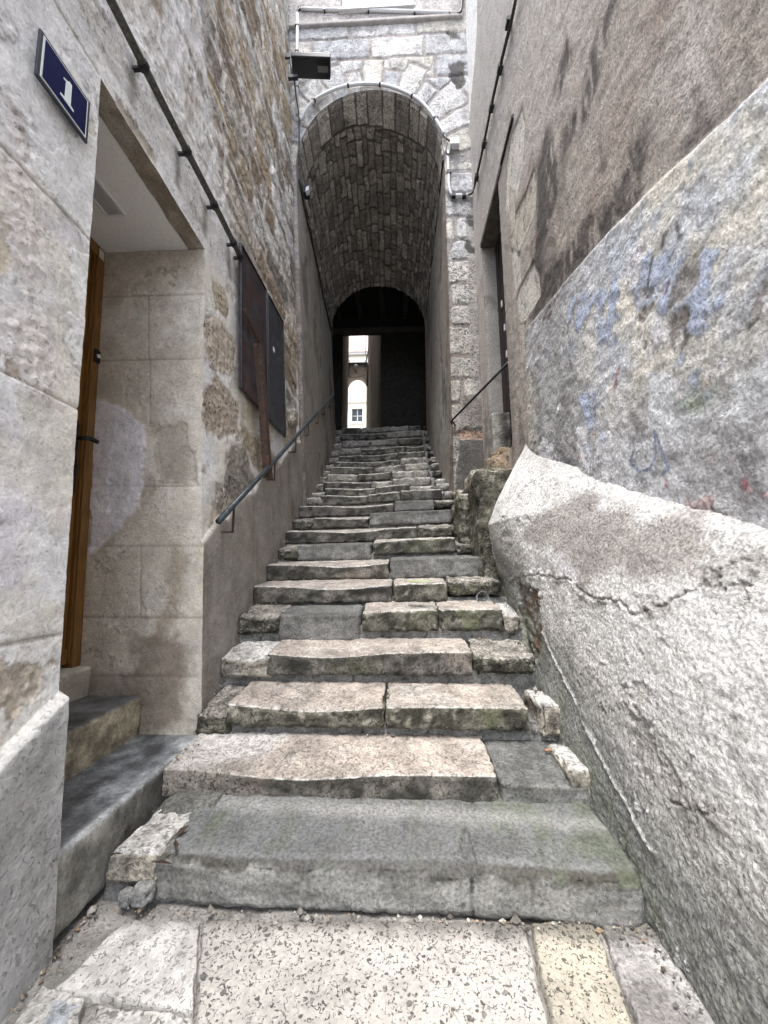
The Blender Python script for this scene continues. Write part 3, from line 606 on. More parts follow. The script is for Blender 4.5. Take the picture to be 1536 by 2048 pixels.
DS=[rpoly(p) for p in ([(1085,270),(1105,290),(1110,400),(1085,520),(1060,620),(1050,600),(1072,480),(1078,360)],[(1130,90),(1140,100),(1120,170),(1108,160)],[(1175,130),(1210,20),(1225,10),(1190,160),(1170,230)],[(1140,240),(1150,260),(1135,320),(1122,310)],
 [(1240,350),(1290,270),(1300,290),(1290,350),(1250,430),(1150,560),(1110,600),(1120,520),(1190,420)],[(1380,280),(1420,235),(1440,240),(1400,290),(1370,310)],[(1085,560),(1120,520),(1110,590),(1070,640)])]
def right_fac(Y,z):
    n=len(Y); P=np.stack([np.full(n,XR),Y,z],1); Q=np.stack([Y,z],1); wob=np.stack([fbm(P,3,4,101),fbm(P,3,4,102)],1)*.08
    f1=fbm(P,1.2,5,103); f2=fbm(P,4,5,104); f3=fbm(P,1.6,5,105,aniso=(1,1.2,.3))
    c=base(n,(.46,.41,.37)); c=mix(c,(.56,.53,.50),ss(0,.5,f3)); c=mix(c,(.56,.535,.51),ss(4.2,6.5,z)*.6); c=mix(c,(.36,.285,.25),ss(.05,.5,fbm(P,1.8,4,106))*.7); c=mix(c,(.47,.45,.43),ss(3.0,4.6,Y)*ss(6.2,8,z)*.8)
    c=mix(c,(.22,.195,.175),ss(.12,.42,fbm(P,2,5,107,aniso=(1,1.5,.35))+.25*ss(1.4,.1,z-np.interp(Y,[1.2,3.8],[3.3,4.05]))-.05)*ss(6.5,4.5,z)*.75)
    al=np.full(n,.25); h=fbm(P,10,4,108)*.008
    for p in DS:
        m=ss(.11,-.03,sdpoly(Q+wob*2.2,p)+.06*f2)*ss(-.55,.0,fbm(P,8,5,157,aniso=(1,1.6,.45))); c=mix(c,(.09,.082,.078),m*.9)
    for i,p in enumerate(WP):
        sd_=sdpoly(Q+wob*.5,p); m=ss(.02,-.02,sd_); c=mix(c,(.68,.63,.55) if i%2 else (.76,.73,.67),m*.97); c=mix(c,(.2,.17,.15),m*ss(.2,.5,fbm(P,9,4,110+i))*.7); h=h*(1-m)-m*(.012-.006*f2); al=np.maximum(al,m*.9); c=mix(c,(.2,.18,.16),ss(.025,.0,np.abs(sd_))*.6)
    # dado
    zz=np.interp(Y,dl[:,0],dl[:,1]); yy=3.80+.02*wob[:,0]*10*.2
    dm=ss(.012,-.012,z-zz+.12*wob[:,0]*.3)*ss(3.87,3.85,Y+.1*wob[:,1])
    cd=base(n,(.84,.81,.73)); cd=mix(cd,(.57,.63,.76),ss(.06,.36,fbm(P,1.8,4,120,aniso=(1,1,.8))+.12*ss(2.9,3.8,z))*.65); cd=mix(cd,(.52,.58,.72),ss(.30,.05,np.abs(z-zz+.12))*ss(1.7,2.2,Y)*ss(-.1,.2,f1)*.6)
    lo=ss(2.75,2.2,z+.25*f1); far=ss(2.2,2.9,Y+.3*f1); g=np.maximum(lo,far)
    cg=mix(base(n,(.52,.52,.53)),(.34,.335,.345),ss(-.15,.3,fbm(P,1.3,4,121,aniso=(1,1.3,.7)))); cg=mix(cg,(.78,.78,.81),ss(-.02,.3,fbm(P,1.5,4,122,aniso=(1,1,.7)))*.75)
    cg=mix(cg,(.37,.41,.50),ss(.1,.5,fbm(P,1.5,4,123))*.7); cd=cd*(1-g[:,None])+cg*g[:,None]
    cd=mix(cd,(.78,.80,.84),ss(.0,.3,fbm(P,2.0,5,124))*ss(3.3,2.9,z)*ss(2.6,2.2,Y)*.7)
    cd=mix(cd,(.44,.31,.29),ss(.34,.5,fbm(P,3.2,4,125))*.5); cd=mix(cd,(.55,.50,.30),ss(.36,.5,fbm(P,2.6,4,126))*ss(2.6,2.2,z)*.6); cd=mix(cd,(.26,.34,.28),ss(.38,.55,fbm(P,2.4,4,127))*ss(2.6,2.2,z)*.5)
    hd=np.zeros(n); cd,hd=flake(cd,hd,P,.20,(.80,.80,.84),1.4,511,-.003); cd,hd=flake(cd,hd,P,.30,(.50,.57,.74),1.3,512,-.002,ss(2.0,2.6,z)); cd,hd=flake(cd,hd,P,.38,(.40,.37,.35),2.3,513,.006); cd,hd=flake(cd,hd,P,.40,(.62,.47,.47),2.0,514,-.002)
    wp=ss(.008,-.008,sdpoly(Q+wob*.15,rpoly([(1300,745),(1352,742),(1356,850),(1310,855),(1302,845)]))); cd=mix(cd,(.78,.80,.84),wp*.8)
    pe=ss(.015,-.015,sdpoly(Q+wob*.5,rpoly([(1436,442),(1432,470),(1408,500),(1402,560),(1380,600),(1385,640),(1352,700),(1338,640),(1350,590),(1372,520),(1405,500)]))); pe=pe*ss(-.5,-.1,fbm(P,9,4,156)); cd=mix(cd,(.40,.37,.335),pe*.85); cd=mix(cd,(.16,.145,.135),pe*ss(.15,.4,f2)*.6)
    for L_,wd,cc in (([(1313,515),(1308,545),(1304,575)],.010,(.06,.055,.05)),([(1338,470),(1332,490)],.018,(.07,.07,.07)),([(1362,452),(1366,470)],.014,(.08,.08,.08)),([(1378,650),(1386,675),(1376,690)],.02,(.13,.10,.08)),
      ([(1340,585),(1346,565)],.012,(.20,.05,.06)),([(1242,740),(1236,775)],.02,(.42,.24,.24)),([(1496,966),(1498,970)],.016,(.36,.10,.13)),([(1340,960),(1342,972)],.014,(.36,.14,.15)),
      ([(1276,900),(1268,925),(1285,943),(1308,938),(1318,905),(1316,862)],.009,(.16,.21,.36)),([(1318,862),(1330,900),(1345,935),(1330,948)],.009,(.17,.22,.37)),([(1143,720),(1147,735)],.012,(.2,.14,.13))):
        m=ss(wd*1.6,wd*.3,sdline(Q+wob*.25,rpoly(L_)))*ss(-.5,.1,f2+.35); cd=mix(cd,cc,m*.8)
    ew=ss(.22,.1,np.abs(Y-3.74)); cd=mix(cd,(.52,.50,.45),ew*ss(3.7,3.4,z)*.8)
    c=c*(1-dm[:,None])+cd*dm[:,None]; h=h+dm*(.018+fbm(P,16,4,128)*.007-pe*.005+hd); al=al*(1-dm)+dm*.18
    # door surround and lower rubble
    m=ss(.02,-.02,sdpoly(Q+wob*.3,rpoly([(1027,232),(1010,300),(1012,420),(1022,520),(1030,700),(1036,885),(1024,885),(996,390),(1010,300)]))); c=mix(c,(.36,.33,.30),m*.55)
    q=rpoly([(930,-40),(954,-40),(953,60),(949,120),(942,190),(936,270),(928,300)],XR); m=ss(.05,-.05,sdpoly(Q+wob*.3,q)); c=mix(c,(.84,.84,.84),m); h-=m*.01  # bright sky painted onto the wall's far edge as a white patch
    return P-np.array([[1,0,0]])*h[:,None],rgba(c,al)
y0,y1=4.45,5.52; dz0,dz1=3.0,6.75
parts=[fgrid(right_fac,np.concatenate([np.linspace(-2.5,.4,30),ar(.41,3.2,.0105),ar(3.21,y0-.005,.014),[y0]]),np.concatenate([np.linspace(-.3,1.4,12),ar(1.41,4.3,.0105),ar(4.32,8,.02),np.linspace(8.03,15.5,200)])),
 fgrid(right_fac,np.linspace(y0,y1,60),np.linspace(dz1,15.5,350)),fgrid(right_fac,np.linspace(y1,6.02,34),np.linspace(2,15.5,560)),fgrid(right_fac,np.linspace(y0,y1,40),np.linspace(0,dz0,60))]
V,Fc,c=join(parts); Fc=trim(V,Fc,3.35,9.4); build('wall',V,Fc,M_RC,rh,c,flip=True)
def djamb(Xt,z):
    Pf,_=right_fac(np.full(len(z),y1),z); X=Pf[:,0]*(1-Xt)+1.66*Xt; P=np.stack([X,np.full(len(z),y1),z],1)
    c=mix(base(len(z),(.33,.315,.30)),(.22,.205,.19),ss(0,.5,fbm(P,3,5,131))); c=mix(c,(.55,.53,.5),ss(.02,.0,np.abs(Xt-.12-.1*fbm(P,3,3,132)))*.6); P[:,1]-=fbm(P,8,4,133)*.006*Xt; return P,rgba(c,np.full(len(z),.4))
V,Fc,c=join([fgrid(djamb,np.linspace(0,1,26),np.linspace(2.3,dz1,300))]); build('jamb',V,Fc,M_RC,rh,c)
M_DD=flat('dark_door_wood',(.022,.016,.016),.6,var=.4,scale=15,bump=.003)
b=MB(); b.box(1.60,1.64,y0-.05,y1+.02,dz0,dz1); dd=b.make('door',M_DD,rh); b=MB()
for y in (4.6,4.78,4.96,5.14,5.32): b.box(1.592,1.6005,y-.006,y+.006,dz0,dz1)
b.make('plank_joint',flat('gap',(.004,.004,.004)),dd)
b=MB()
for p in ((1003,608),(1009,655),(1013,708)):
    q=atx(*p,1.59); b=MB(); b.box(1.585,1.598,q[1]-.02,q[1]+.02,q[2]-.05,q[2]+.05); b.make('paper_scrap',M_WP,dd)
b=MB(); b.box(1.36,1.9,y0-.2,y1-.0,dz1,dz1+.09); b.make('door_lintel',M_TIM,rh,bevel=.01)
b=MB(); b.box(1.355,1.40,3.72,y0-.2,dz1+.03,dz1+.075); b.make('lintel_strip',M_IR,rh)  # thin dark strip carrying on the line of the lintel
b=MB(); b.box(1.665,8,-2.5,3.4,-.3,9.35); b.box(1.665,8,3.4,6.02,-.3,15.3); b.box(1.42,1.665,-2.5,3.36,-.3,9.36); b.box(1.42,1.664,3.36,4.2,-.3,15.3); b.box(1.42,1.6645,4.2,5.56,7.0,15.3); b.box(1.42,1.664,5.56,6.02,2,15.3); b.make('inner_wall',M_PLN,rh)
# ================================================================ BUTTRESS
def zt_(Y): return np.where(Y>1.45,1.69+.458*(Y-1.45)+.05*np.sin((Y-1.45)*1.26)*-1,1.69+.30*(Y-1.45))
def bsurf(Y,t):
    zt=zt_(Y)+.012*fbm(np.stack([Y,Y*0,Y*0],1),2,3,140); z=-.15+(zt+.15)*t
    pf=np.array([(-.2,1.06),(1.0,1.06),(1.4,1.04),(1.66,.98),(1.97,.94),(2.2,1.03),(2.41,1.14),(2.65,1.27),(2.8,1.36),(2.9,1.40)]); Xf=np.interp(z,pf[:,0],pf[:,1])
    tn=np.array([0,.25,.5,.7,.85,.95,1]); Xn=np.interp(t,tn,[1.04,1.06,1.10,1.16,1.235,1.31,1.39])
    k=ss(2.6,3.9,Y); X=Xn*(1-k)+Xf*k
    X=X+(1.45-X)*ss(4.02,4.12,Y); P=np.stack([X,Y,z],1); n=len(Y); Q=np.stack([Y,z],1)
    bp=lambda L,XX=1.2:[tuple(atx(*p,XX)[1:]) for p in L]
    wob=np.stack([fbm(P,4,4,141),fbm(P,4,4,142)],1)*.07+np.stack([fbm(P,20,3,151),fbm(P,20,3,152)],1)*.035; f1=fbm(P,1.4,5,143); f2=fbm(P,5,5,144)
    c=base(n,(.74,.735,.73)); c=mix(c,(.58,.575,.565),ss(.0,.5,f2)*.6); c=mix(c,(.72,.72,.80),ss(.1,.5,fbm(P,1.5,4,145))*.6)
    hh=z-np.interp(Y,[0,1.9,4.2],[0,.17,1.7])      # height above the stair
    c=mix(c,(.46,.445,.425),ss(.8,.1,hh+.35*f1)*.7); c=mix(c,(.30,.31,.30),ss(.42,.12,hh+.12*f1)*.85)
    g=ss(.05,-.05,sdpoly(Q+wob,bp([(1072,1085),(1090,1030),(1130,990),(1165,992),(1172,1030),(1215,1015),(1250,1050),(1300,1012),(1340,1010),(1345,1050),(1400,1080),(1385,1130),(1340,1150),(1290,1170),(1230,1130),(1180,1180),(1150,1130),(1110,1090)]))); c=mix(c,(.36,.335,.315),g*.9)
    c=mix(c,(.40,.395,.38),ss(.0,.35,fbm(P,13,4,153))*ss(-.2,.3,f1+.25*ss(1.1,.2,hh))*.6*(1-g)); h=fbm(P,3.5,4,146)*.010+fbm(P,60,3,154)*.003*(1-g)+fbm(P,13,4,153)*-.006+fbm(P,30,3,147)*.004*(1-g*.8); al=(.22+.4*ss(.9,.2,hh+.3*f1))*(1-.6*g)
    c,h=flake(c,h,P,.30,(.50,.48,.455),2.2,521,.008,1-g,k=.6); c,h=flake(c,h,P,.36,(.80,.80,.81),3.1,522,-.006,1-g)
    for L_ in ([(1052,1165),(1100,1145),(1150,1158),(1195,1195),(1255,1200),(1283,1236),(1340,1208),(1400,1150),(1430,1120),(1470,1128)],[(1480,1098),(1500,1122),(1536,1118)],[(1440,1000),(1480,1030),(1536,1040)],[(1400,1600),(1450,1625),(1500,1640)]):
        d=sdline(Q+wob*.5,bp(L_)); m=ss(.011,.001,d)*ss(-.7,-.1,f2); c=mix(c,(.16,.15,.14),m*.7); h-=m*.008; m=ss(.11,.0,d)*ss(0,.3,f2+.1); c=mix(c,(.36,.34,.32),m*.5); h+=ss(.05,.012,d)*ss(.0,.2,fbm(P,9,3,155))*.010
    d=sdline(Q+wob*.5,bp([(1080,1265),(1110,1330),(1150,1410),(1210,1530),(1260,1620),(1310,1700)],1.07)); m=ss(.02,.0,d)*ss(-.4,.1,f2); c=mix(c,(.78,.78,.76),m*.8); h+=m*.01
    m=ss(.03,-.03,sdpoly(Q+wob*1.6,bp([(1036,1165),(1062,1180),(1066,1240),(1074,1300),(1055,1330),(1035,1230)],1.05))); k9=fbm(P,14,4,161); c=mix(c,(.24,.22,.19),m*.85); c=mix(c,(.24,.14,.085),m*ss(-.05,.25,fbm(P,5,3,162))*.8); c=mix(c,(.04,.035,.03),m*ss(.1,.35,k9)*.9); h+=-m*.03+m*k9*.03
    m=ss(.10,-.05,hh)*ss(-.2,.2,fbm(P,3,4,148)); c=mix(c,(.20,.22,.17),m*.6)
    c=mix(c,(.30,.32,.25),ss(3.4,4.0,Y)*ss(2.3,1.6,z)*ss(-.3,.2,f1)*.7)
    P[:,0]-=h*ss(1,.94,t)*ss(4.12,3.9,Y); P[:,2]+=h*.4*ss(.8,.95,t)-.05*ss(.86,1.0,t)**2*0; c=mix(c,(.50,.49,.475),ss(.93,1.,t)*.5)
    return P,rgba(c,al)
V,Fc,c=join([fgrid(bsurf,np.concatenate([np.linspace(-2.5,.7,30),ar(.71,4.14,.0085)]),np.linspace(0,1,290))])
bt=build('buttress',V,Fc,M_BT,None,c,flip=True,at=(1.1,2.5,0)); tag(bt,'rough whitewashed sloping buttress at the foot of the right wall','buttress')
# ================================================================ STAIRCASE
ys=[1.91,2.35,2.74,3.10,3.43,3.80]+[3.80+.37*i for i in range(1,20)]
nos=[1740,1545,1410,1302,1223,1167,1123,1084,1055,1029,1006,985,970,957,942,929,918,905,892,877,863,851]
zn=[float(aty(765,nos[i],ys[i])[2]) for i in range(22)]; NS=22
ZFL=zn[-1]
def colL(P,nn,o):
    n=len(P); a=P+o; top=ss(.45,.75,nn[:,2]); f=fbm(a,6,5,3)
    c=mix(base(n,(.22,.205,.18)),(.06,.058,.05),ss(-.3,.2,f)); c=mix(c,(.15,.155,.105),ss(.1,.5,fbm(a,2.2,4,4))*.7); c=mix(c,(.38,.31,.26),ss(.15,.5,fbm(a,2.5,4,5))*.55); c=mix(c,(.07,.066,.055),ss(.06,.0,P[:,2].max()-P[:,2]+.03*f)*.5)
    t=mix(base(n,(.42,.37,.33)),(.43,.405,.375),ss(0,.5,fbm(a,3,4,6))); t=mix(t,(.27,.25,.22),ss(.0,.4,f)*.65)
    ed=ss(.2,.5,nn[:,2])*ss(.95,.8,nn[:,2])*ss(.1,-.1,nn[:,1]); t=mix(t,(.62,.60,.565),ed)  # pale nosing edge: worn stone, plus the light it catches painted in
    c=c*(1-top[:,None])+t*top[:,None]; return rgba(c,.6*top+.95*(1-top))
def colR(P,nn,o):
    n=len(P); a=P+o; top=ss(.5,.85,nn[:,2]); f=fbm(a,7,5,3)
    c=mix(base(n,(.19,.182,.145)),(.065,.063,.048),ss(-.25,.2,f)); c=mix(c,(.38,.365,.30),ss(.15,.4,fbm(a,11,4,4))*.8); c=mix(c,(.17,.185,.10),ss(.1,.5,fbm(a,2.2,4,5))*.7)
    t=mix(base(n,(.42,.39,.35)),(.20,.19,.17),ss(-.1,.4,f)); c=c*(1-top[:,None])+t*top[:,None]; return rgba(c,.9-.3*top)
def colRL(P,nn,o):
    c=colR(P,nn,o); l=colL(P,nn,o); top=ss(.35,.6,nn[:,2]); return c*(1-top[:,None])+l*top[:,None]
def colW(P,nn,o):
    n=len(P); a=P+o; top=ss(.3,.8,nn[:,2]); f=fbm(a,7,5,3)
    c=mix(base(n,(.40,.37,.31)),(.19,.175,.15),ss(-.1,.4,f)); c=mix(c,(.52,.49,.44),ss(.1,.5,fbm(a,4,4,4))*.6)
    t=mix(base(n,(.60,.59,.57)),(.34,.33,.32),ss(-.1,.4,f)*.7); c=c*(1-top[:,None])+t*top[:,None]; return rgba(c,np.full(n,.6))
cemA=cement_col((.135,.138,.135),(.25,.25,.24),.5)
def colC(P,nn,o):
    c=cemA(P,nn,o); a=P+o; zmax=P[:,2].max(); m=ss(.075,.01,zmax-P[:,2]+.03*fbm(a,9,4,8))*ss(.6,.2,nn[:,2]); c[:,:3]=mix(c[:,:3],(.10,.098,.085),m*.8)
    m=ss(.1,.5,fbm(a,1.6,4,9)); c[:,:3]=mix(c[:,:3],(.17,.185,.13),m*.5*ss(.2,.8,nn[:,2])); return c
def dirty(fn,k):
    # the upper steps are greyer and grimier
    g=min(.72,max(0,(k-2)*.075))
    def f(P,nn,o):
        c=fn(P,nn,o); l=c[:,:3].mean(1,keepdims=True); m=(g*(.6+.4*ss(-.3,.3,fbm(P+o,3,4,12))))[:,None]; c[:,:3]=c[:,:3]*(1-m)+l*.62*m; return c
    return f
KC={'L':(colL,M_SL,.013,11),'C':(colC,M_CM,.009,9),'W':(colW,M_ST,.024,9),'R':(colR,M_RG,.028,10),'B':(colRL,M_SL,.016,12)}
NM={'L':'stone_slab','B':'stone_slab','C':'cement_slab','W':'stone_block','R':'stone_block'}
SPEC={1:[(300,1290,'C',0,0,1)],
 2:[(322,997,'L',-.01,.165),(1002,1180,'C',-.035,.165)],
 3:[(398,462,'R',-.045,.17),(452,768,'B',0,.155),(771,1058,'B',.0,.155)],
 4:[(450,545,'W',-.02,.19),(535,944,'L',.0,.185),(948,1072,'R',-.01,.16)],
 5:[(485,562,'R',-.0,.19),(558,720,'C',-.01,.25),(724,877,'B',.015,.19),(879,1007,'B',.015,.19),(1008,1042,'W',.0,.19)],
 6:[(513,784,'L',.0,.185),(787,894,'B',.0,.185),(897,1003,'R',.01,.135)],
 7:[(537,777,'L',.0,.18),(780,985,'C',.025,.22)],
 8:[(560,600,'R',.0,.18),(594,743,'C',.0,.20),(746,911,'B',.03,.18),(914,966,'R',-.02,.16)],
 9:[(577,834,'L',.0,.18),(836,907,'R',.02,.18),(908,945,'R',-.02,.17)],
 10:[(590,640,'R',0,.17),(626,737,'L',.0,.17),(739,903,'C',.04,.19),(905,934,'R',-.03,.15)],
 11:[(600,787,'L',.0,.18),(789,868,'C',.03,.17),(869,925,'R',.04,.14)],
 12:[(608,646,'W',-.0,.17),(640,735,'L',.0,.18),(736,800,'B',.02,.18),(801,884,'L',.03,.18),(885,920,'W',.02,.17)]}
st=empty('staircase',(-.2,1.95,0),'steep flight of worn uneven stone steps patched with cement climbing into the arch','staircase')
wearc=lambda xc,wd,am,y0: (lambda P: -am*np.exp(-((P[:,0]-xc)/wd)**2)*ss(.40,.0,P[:,1]-y0)+.035*(P[:,1]-y0)/.37)
for k in range(1,NS+1):
    Y0=ys[k-1]; z=zn[k-1]; zp=zn[k-2] if k>1 else 0.; Yn=ys[k]; res=(.0085,.012,.0125,.013,.014,.015)[k-1] if k<=6 else (.017 if k<13 else .024)
    xl=float(LX(z))+.02; xl=-1.405 if k<=2 else xl; xr=1.12 if k<10 else (1.0 if k<12 else float(rx(max(Y0,6)))+.02)
    tilt=0 if k<4 else min(.03,.006*(k-3))
    core,Fc,c=rbox(xl,xr,Y0+.045,Yn+.12,zp-.12,z-(.13 if k>1 else .08),cement_col((.16,.16,.155),(.25,.25,.24),.4),res=.03 if k>5 else .018,r=.012,disp=.010,freq=9,seed=k)
    # joints of the small filling stones under the nosing
    wv=fbm(core,6,3,k); dj=np.abs(((core[:,0]*2.7+wv*.35+k*.37)%1)-.5); c[:,:3]*= (1-.75*ss(.03,.008,dj))[:,None]
    sp=build('step',core,Fc,M_CM,st,c)
    if k in SPEC: segs=SPEC[k]; wl=[(float(aty(s[0],nos[k-1],Y0)[0]),float(aty(s[1],nos[k-1],Y0)[0]),s[2],s[3],s[4]) for s in segs]
    else:
        R=np.random.RandomState(100+k); a=xl+.0; wl=[]; x=a+R.uniform(.16,.30); wl.append((a,x-.01,'W',R.uniform(-.05,-.01),.17)); end=.60
        while x<end-.12:
            x2=min(end,x+R.uniform(.38,.95)); x2=end if end-x2<.22 else x2; wl.append((x,x2-.008,['L','B','B','W'][R.randint(4)],R.uniform(-.012,.012),.18)); x=x2
        wl.append((end+.075,xr,'R' if R.rand()<.4 else 'W',R.uniform(-.02,.05),.16))
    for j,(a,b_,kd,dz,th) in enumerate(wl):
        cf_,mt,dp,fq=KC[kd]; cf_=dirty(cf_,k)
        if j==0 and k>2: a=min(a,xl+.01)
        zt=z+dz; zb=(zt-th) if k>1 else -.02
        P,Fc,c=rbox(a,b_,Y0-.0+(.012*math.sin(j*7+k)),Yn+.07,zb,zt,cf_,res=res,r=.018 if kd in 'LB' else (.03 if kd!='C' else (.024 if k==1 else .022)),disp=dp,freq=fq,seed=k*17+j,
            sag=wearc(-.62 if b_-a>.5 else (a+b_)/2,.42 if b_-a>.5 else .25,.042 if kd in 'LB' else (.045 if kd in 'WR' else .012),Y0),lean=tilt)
        P[:,2]-=tilt*(-.2-a)*0
        P[:,2]+=tilt*(a+.1)
        if k==1:
            mt=M_C1; F4=fbm(P,7,4,42); rs_=ss(1.975,1.945,P[:,1]+.012*fbm(P,20,2,44)); tpm=1-rs_
            tc_=mix(base(len(P),(.150,.155,.155)),(.10,.102,.10),ss(-.1,.4,fbm(P,5,5,45))); fc_=mix(base(len(P),(.30,.298,.285)),(.20,.198,.185),ss(-.15,.35,fbm(P,6,5,46,aniso=(.6,1,2)))); fc_=mix(fc_,(.40,.40,.39),ss(.15,.5,fbm(P,3,4,47))*.7)
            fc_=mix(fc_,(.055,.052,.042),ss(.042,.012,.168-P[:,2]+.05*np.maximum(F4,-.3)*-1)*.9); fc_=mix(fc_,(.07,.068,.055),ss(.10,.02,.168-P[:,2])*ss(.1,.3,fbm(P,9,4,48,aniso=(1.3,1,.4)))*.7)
            c[:,:3]=tc_*tpm[:,None]+fc_*rs_[:,None]; c[:,:3]=mix(c[:,:3],(.22,.225,.225),tpm*ss(.03,.0,np.abs(P[:,1]-1.985))*.5)
            # two cracks in the cement tread and the bulged left end
            P[:,1]+=.02*ss(-.75,-1.1,P[:,0])*ss(.1,0,P[:,2]-.1)
            wq=P[:,:2]+.02*fbm(P,9,3,5)[:,None]; tp=ss(.12,.15,P[:,2])
            d=np.minimum(sdline(wq,[tuple(atz(*q,.168)[:2]) for q in ((948,1760),(920,1700),(930,1662),(945,1690),(958,1740))]),sdline(wq,[tuple(atz(*q,.168)[:2]) for q in ((938,1600),(945,1640),(930,1662))])+.004)+(1-tp)
            xq=atz(944,1745,.168)[0]; fr_=ss(2.0,1.97,P[:,1]); d=np.minimum(d,np.abs(P[:,0]-xq-.006*fbm(P,14,3,6)-.04*ss(.1,.15,P[:,2])*0)+(1-fr_)+.003*(P[:,2]<.08))
            m=ss(.011,.002,d); c[:,:3]=mix(c[:,:3],(.04,.04,.035),m*.85); P[:,2]-=m*tp*.006; P[:,1]+=m*(1-tp)*.008
            t_=tp; c[:,:3]=mix(c[:,:3],(.10,.115,.075),t_*ss(.1,.3,fbm(P,4,5,7,aniso=(2,.7,1))+.4*ss(.4,1.0,P[:,0])-.05)*.55); c[:,:3]=mix(c[:,:3],(.14,.14,.145),t_*ss(.9,.2,np.abs(P[:,0]+.15))*.45)
            c[:,:3]=mix(c[:,:3],(.36,.36,.35),t_*ss(.10,.0,np.abs(P[:,1]-2.27+.03*P[:,0]+.03*fbm(P,3,3,9)))*.45)
        if k==2 and j==0:
            t_=ss(.33,.35,P[:,2]); m=ss(.05,-.05,P[:,0]+.92-.35*(P[:,1]-Y0)+.02*fbm(P,6,3,8)); c[:,:3]=mix(c[:,:3],(.50,.485,.47),m*t_*.95); c[:,:3]=mix(c[:,:3],(.36,.33,.29),m*(1-t_)*.6)
        if k==1: P[:,1]-=.03*ss(.25,.9,P[:,0])*ss(1.2,1.0,P[:,0])-.05*ss(1.0,1.13,P[:,0])
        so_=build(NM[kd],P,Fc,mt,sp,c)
# landing beyond the top step
def s_lab(o,l): o['label']=l
put_l=rbox(-2.6,1.2,ys[NS]+.1,27,ZFL-.25,ZFL-.004,cement_col((.2,.2,.19),(.2,.2,.19)),res=.2,r=.02,disp=.004,seed=77)
o=build('upper_path',put_l[0],put_l[1],M_CM,None,put_l[2],at=(0,14,ZFL)); tag(o,kind='structure')
# white block beside the bottom step, mossy cement corner and the pebbles below it
def thing1(name,label,cat,mat,*a,group=None,**k):
    P,Fc,c=rbox(*a,**k); ctr=((a[0]+a[1])/2,(a[2]+a[3])/2,a[4]); o=build(name,P,Fc,mat,None,c,at=ctr); return tag(o,label,cat,group)
thing1('stone_block','rough white pitted block wedged between the doorstep and the left end of the bottom step','stone',M_ST,-1.385,-1.14,1.93,2.27,.055,.19,colW,res=.009,r=.02,disp=.016,freq=9,seed=201,skew=.12)
thing1('stone_block','small white chipped block beside the right end of the second step','stone',M_ST,.95,1.13,2.36,2.70,.17,.385,colW,res=.010,r=.025,disp=.022,freq=7,seed=202)
thing1('stone_block','white worn block on a cement pad at the right end of the third step','stone',M_ST,.945,1.14,2.74,3.08,.40,.60,colW,res=.010,r=.025,disp=.025,freq=7,seed=203)
thing1('stone_block','dark rounded rubble in the left corner behind the bottom step','stone',M_CM,-1.36,-.98,2.20,2.42,.10,.225,cement_col((.14,.14,.13),(.15,.15,.14)),res=.012,r=.06,disp=.02,freq=5,seed=204)
for i,(x,y,r_) in enumerate(((272,1815,.052),(243,1808,.035))):
    q=atz(x,y+10,0); lb=('larger','smaller')[i]
    thing1('pebble',lb+' grey rounded cement lump under the white block at the foot of the steps','stone',M_CM,q[0]-r_,q[0]+r_,q[1]-r_*.2,q[1]+r_*1.6,-.01,r_*1.7,cement_col((.26,.26,.25),(.24,.24,.235),.1),res=.008,r=r_*.75,disp=.012,freq=8,seed=210+i)
# ================================================================ GROUND
gm=stone('ground_render',grain=130,gs=.3,bump=.004,pit=50,pitlo=.58)
def gfun(x,y):
    P=np.stack([x,y,np.full(len(x),-.03)],1); c=mix(base(len(x),(.30,.29,.275)),(.20,.195,.185),ss(-.1,.4,fbm(P,2,4,301))); P[:,2]+=fbm(P,7,4,302)*.012; return P,rgba(c,np.full(len(x),.4))
V,Fc,c=join([fgrid(gfun,np.concatenate([[-60,-8],np.linspace(-2,1.5,300),[8,60]]),np.concatenate([[-60,-6],np.linspace(-.5,2.3,260),[3.5]]))]); o=build('ground',V,Fc,gm,None,c); tag(o,kind='structure')
def qslab(name,label,px,colfn,mat,n=(170,120),edge=.014,amp=.005,top=.0,seed=0,world=None,cat='paving slab'):
    q=world if world else [atz(x,y,top)[:2] for x,y in px]; q=[np.array(a,float) for a in q]
    u,v=np.linspace(0,1,n[0]),np.linspace(0,1,n[1]); U,Vv=np.meshgrid(u,v,indexing='ij'); U=U.ravel();Vv=Vv.ravel()
    B=lambda U,Vv:((1-U)*(1-Vv))[:,None]*q[0]+(U*(1-Vv))[:,None]*q[1]+(U*Vv)[:,None]*q[2]+((1-U)*Vv)[:,None]*q[3]
    XY=B(U,Vv); P=np.concatenate([XY,np.full((len(U),1),top)],1)
    w=np.stack([fbm(P+seed,9,4,310),fbm(P+seed,9,4,311)],1)*.018; e=np.minimum.reduce([U*np.linalg.norm(q[1]-q[0]),(1-U)*np.linalg.norm(q[1]-q[0]),Vv*np.linalg.norm(q[3]-q[0]),(1-Vv)*np.linalg.norm(q[3]-q[0])])
    P[:,:2]+=w*ss(.0,.0001,e+.0001)[:,None]; c=colfn(P,U,Vv,e)
    P[:,2]+=fbm(P+seed,5,4,312)*amp-ss(edge,0,e)*.02
    rim=(U<=0)|(U>=1)|(Vv<=0)|(Vv>=1); P[rim,2]=top-.09
    Fc=gf(n[0],n[1]); ctr=P.mean(0); ctr[2]=top-.09
    # underside so that the slab is a closed body
    o=build(name,P,Fc,mat,None,c,at=ctr); tag(o,label,cat); return o
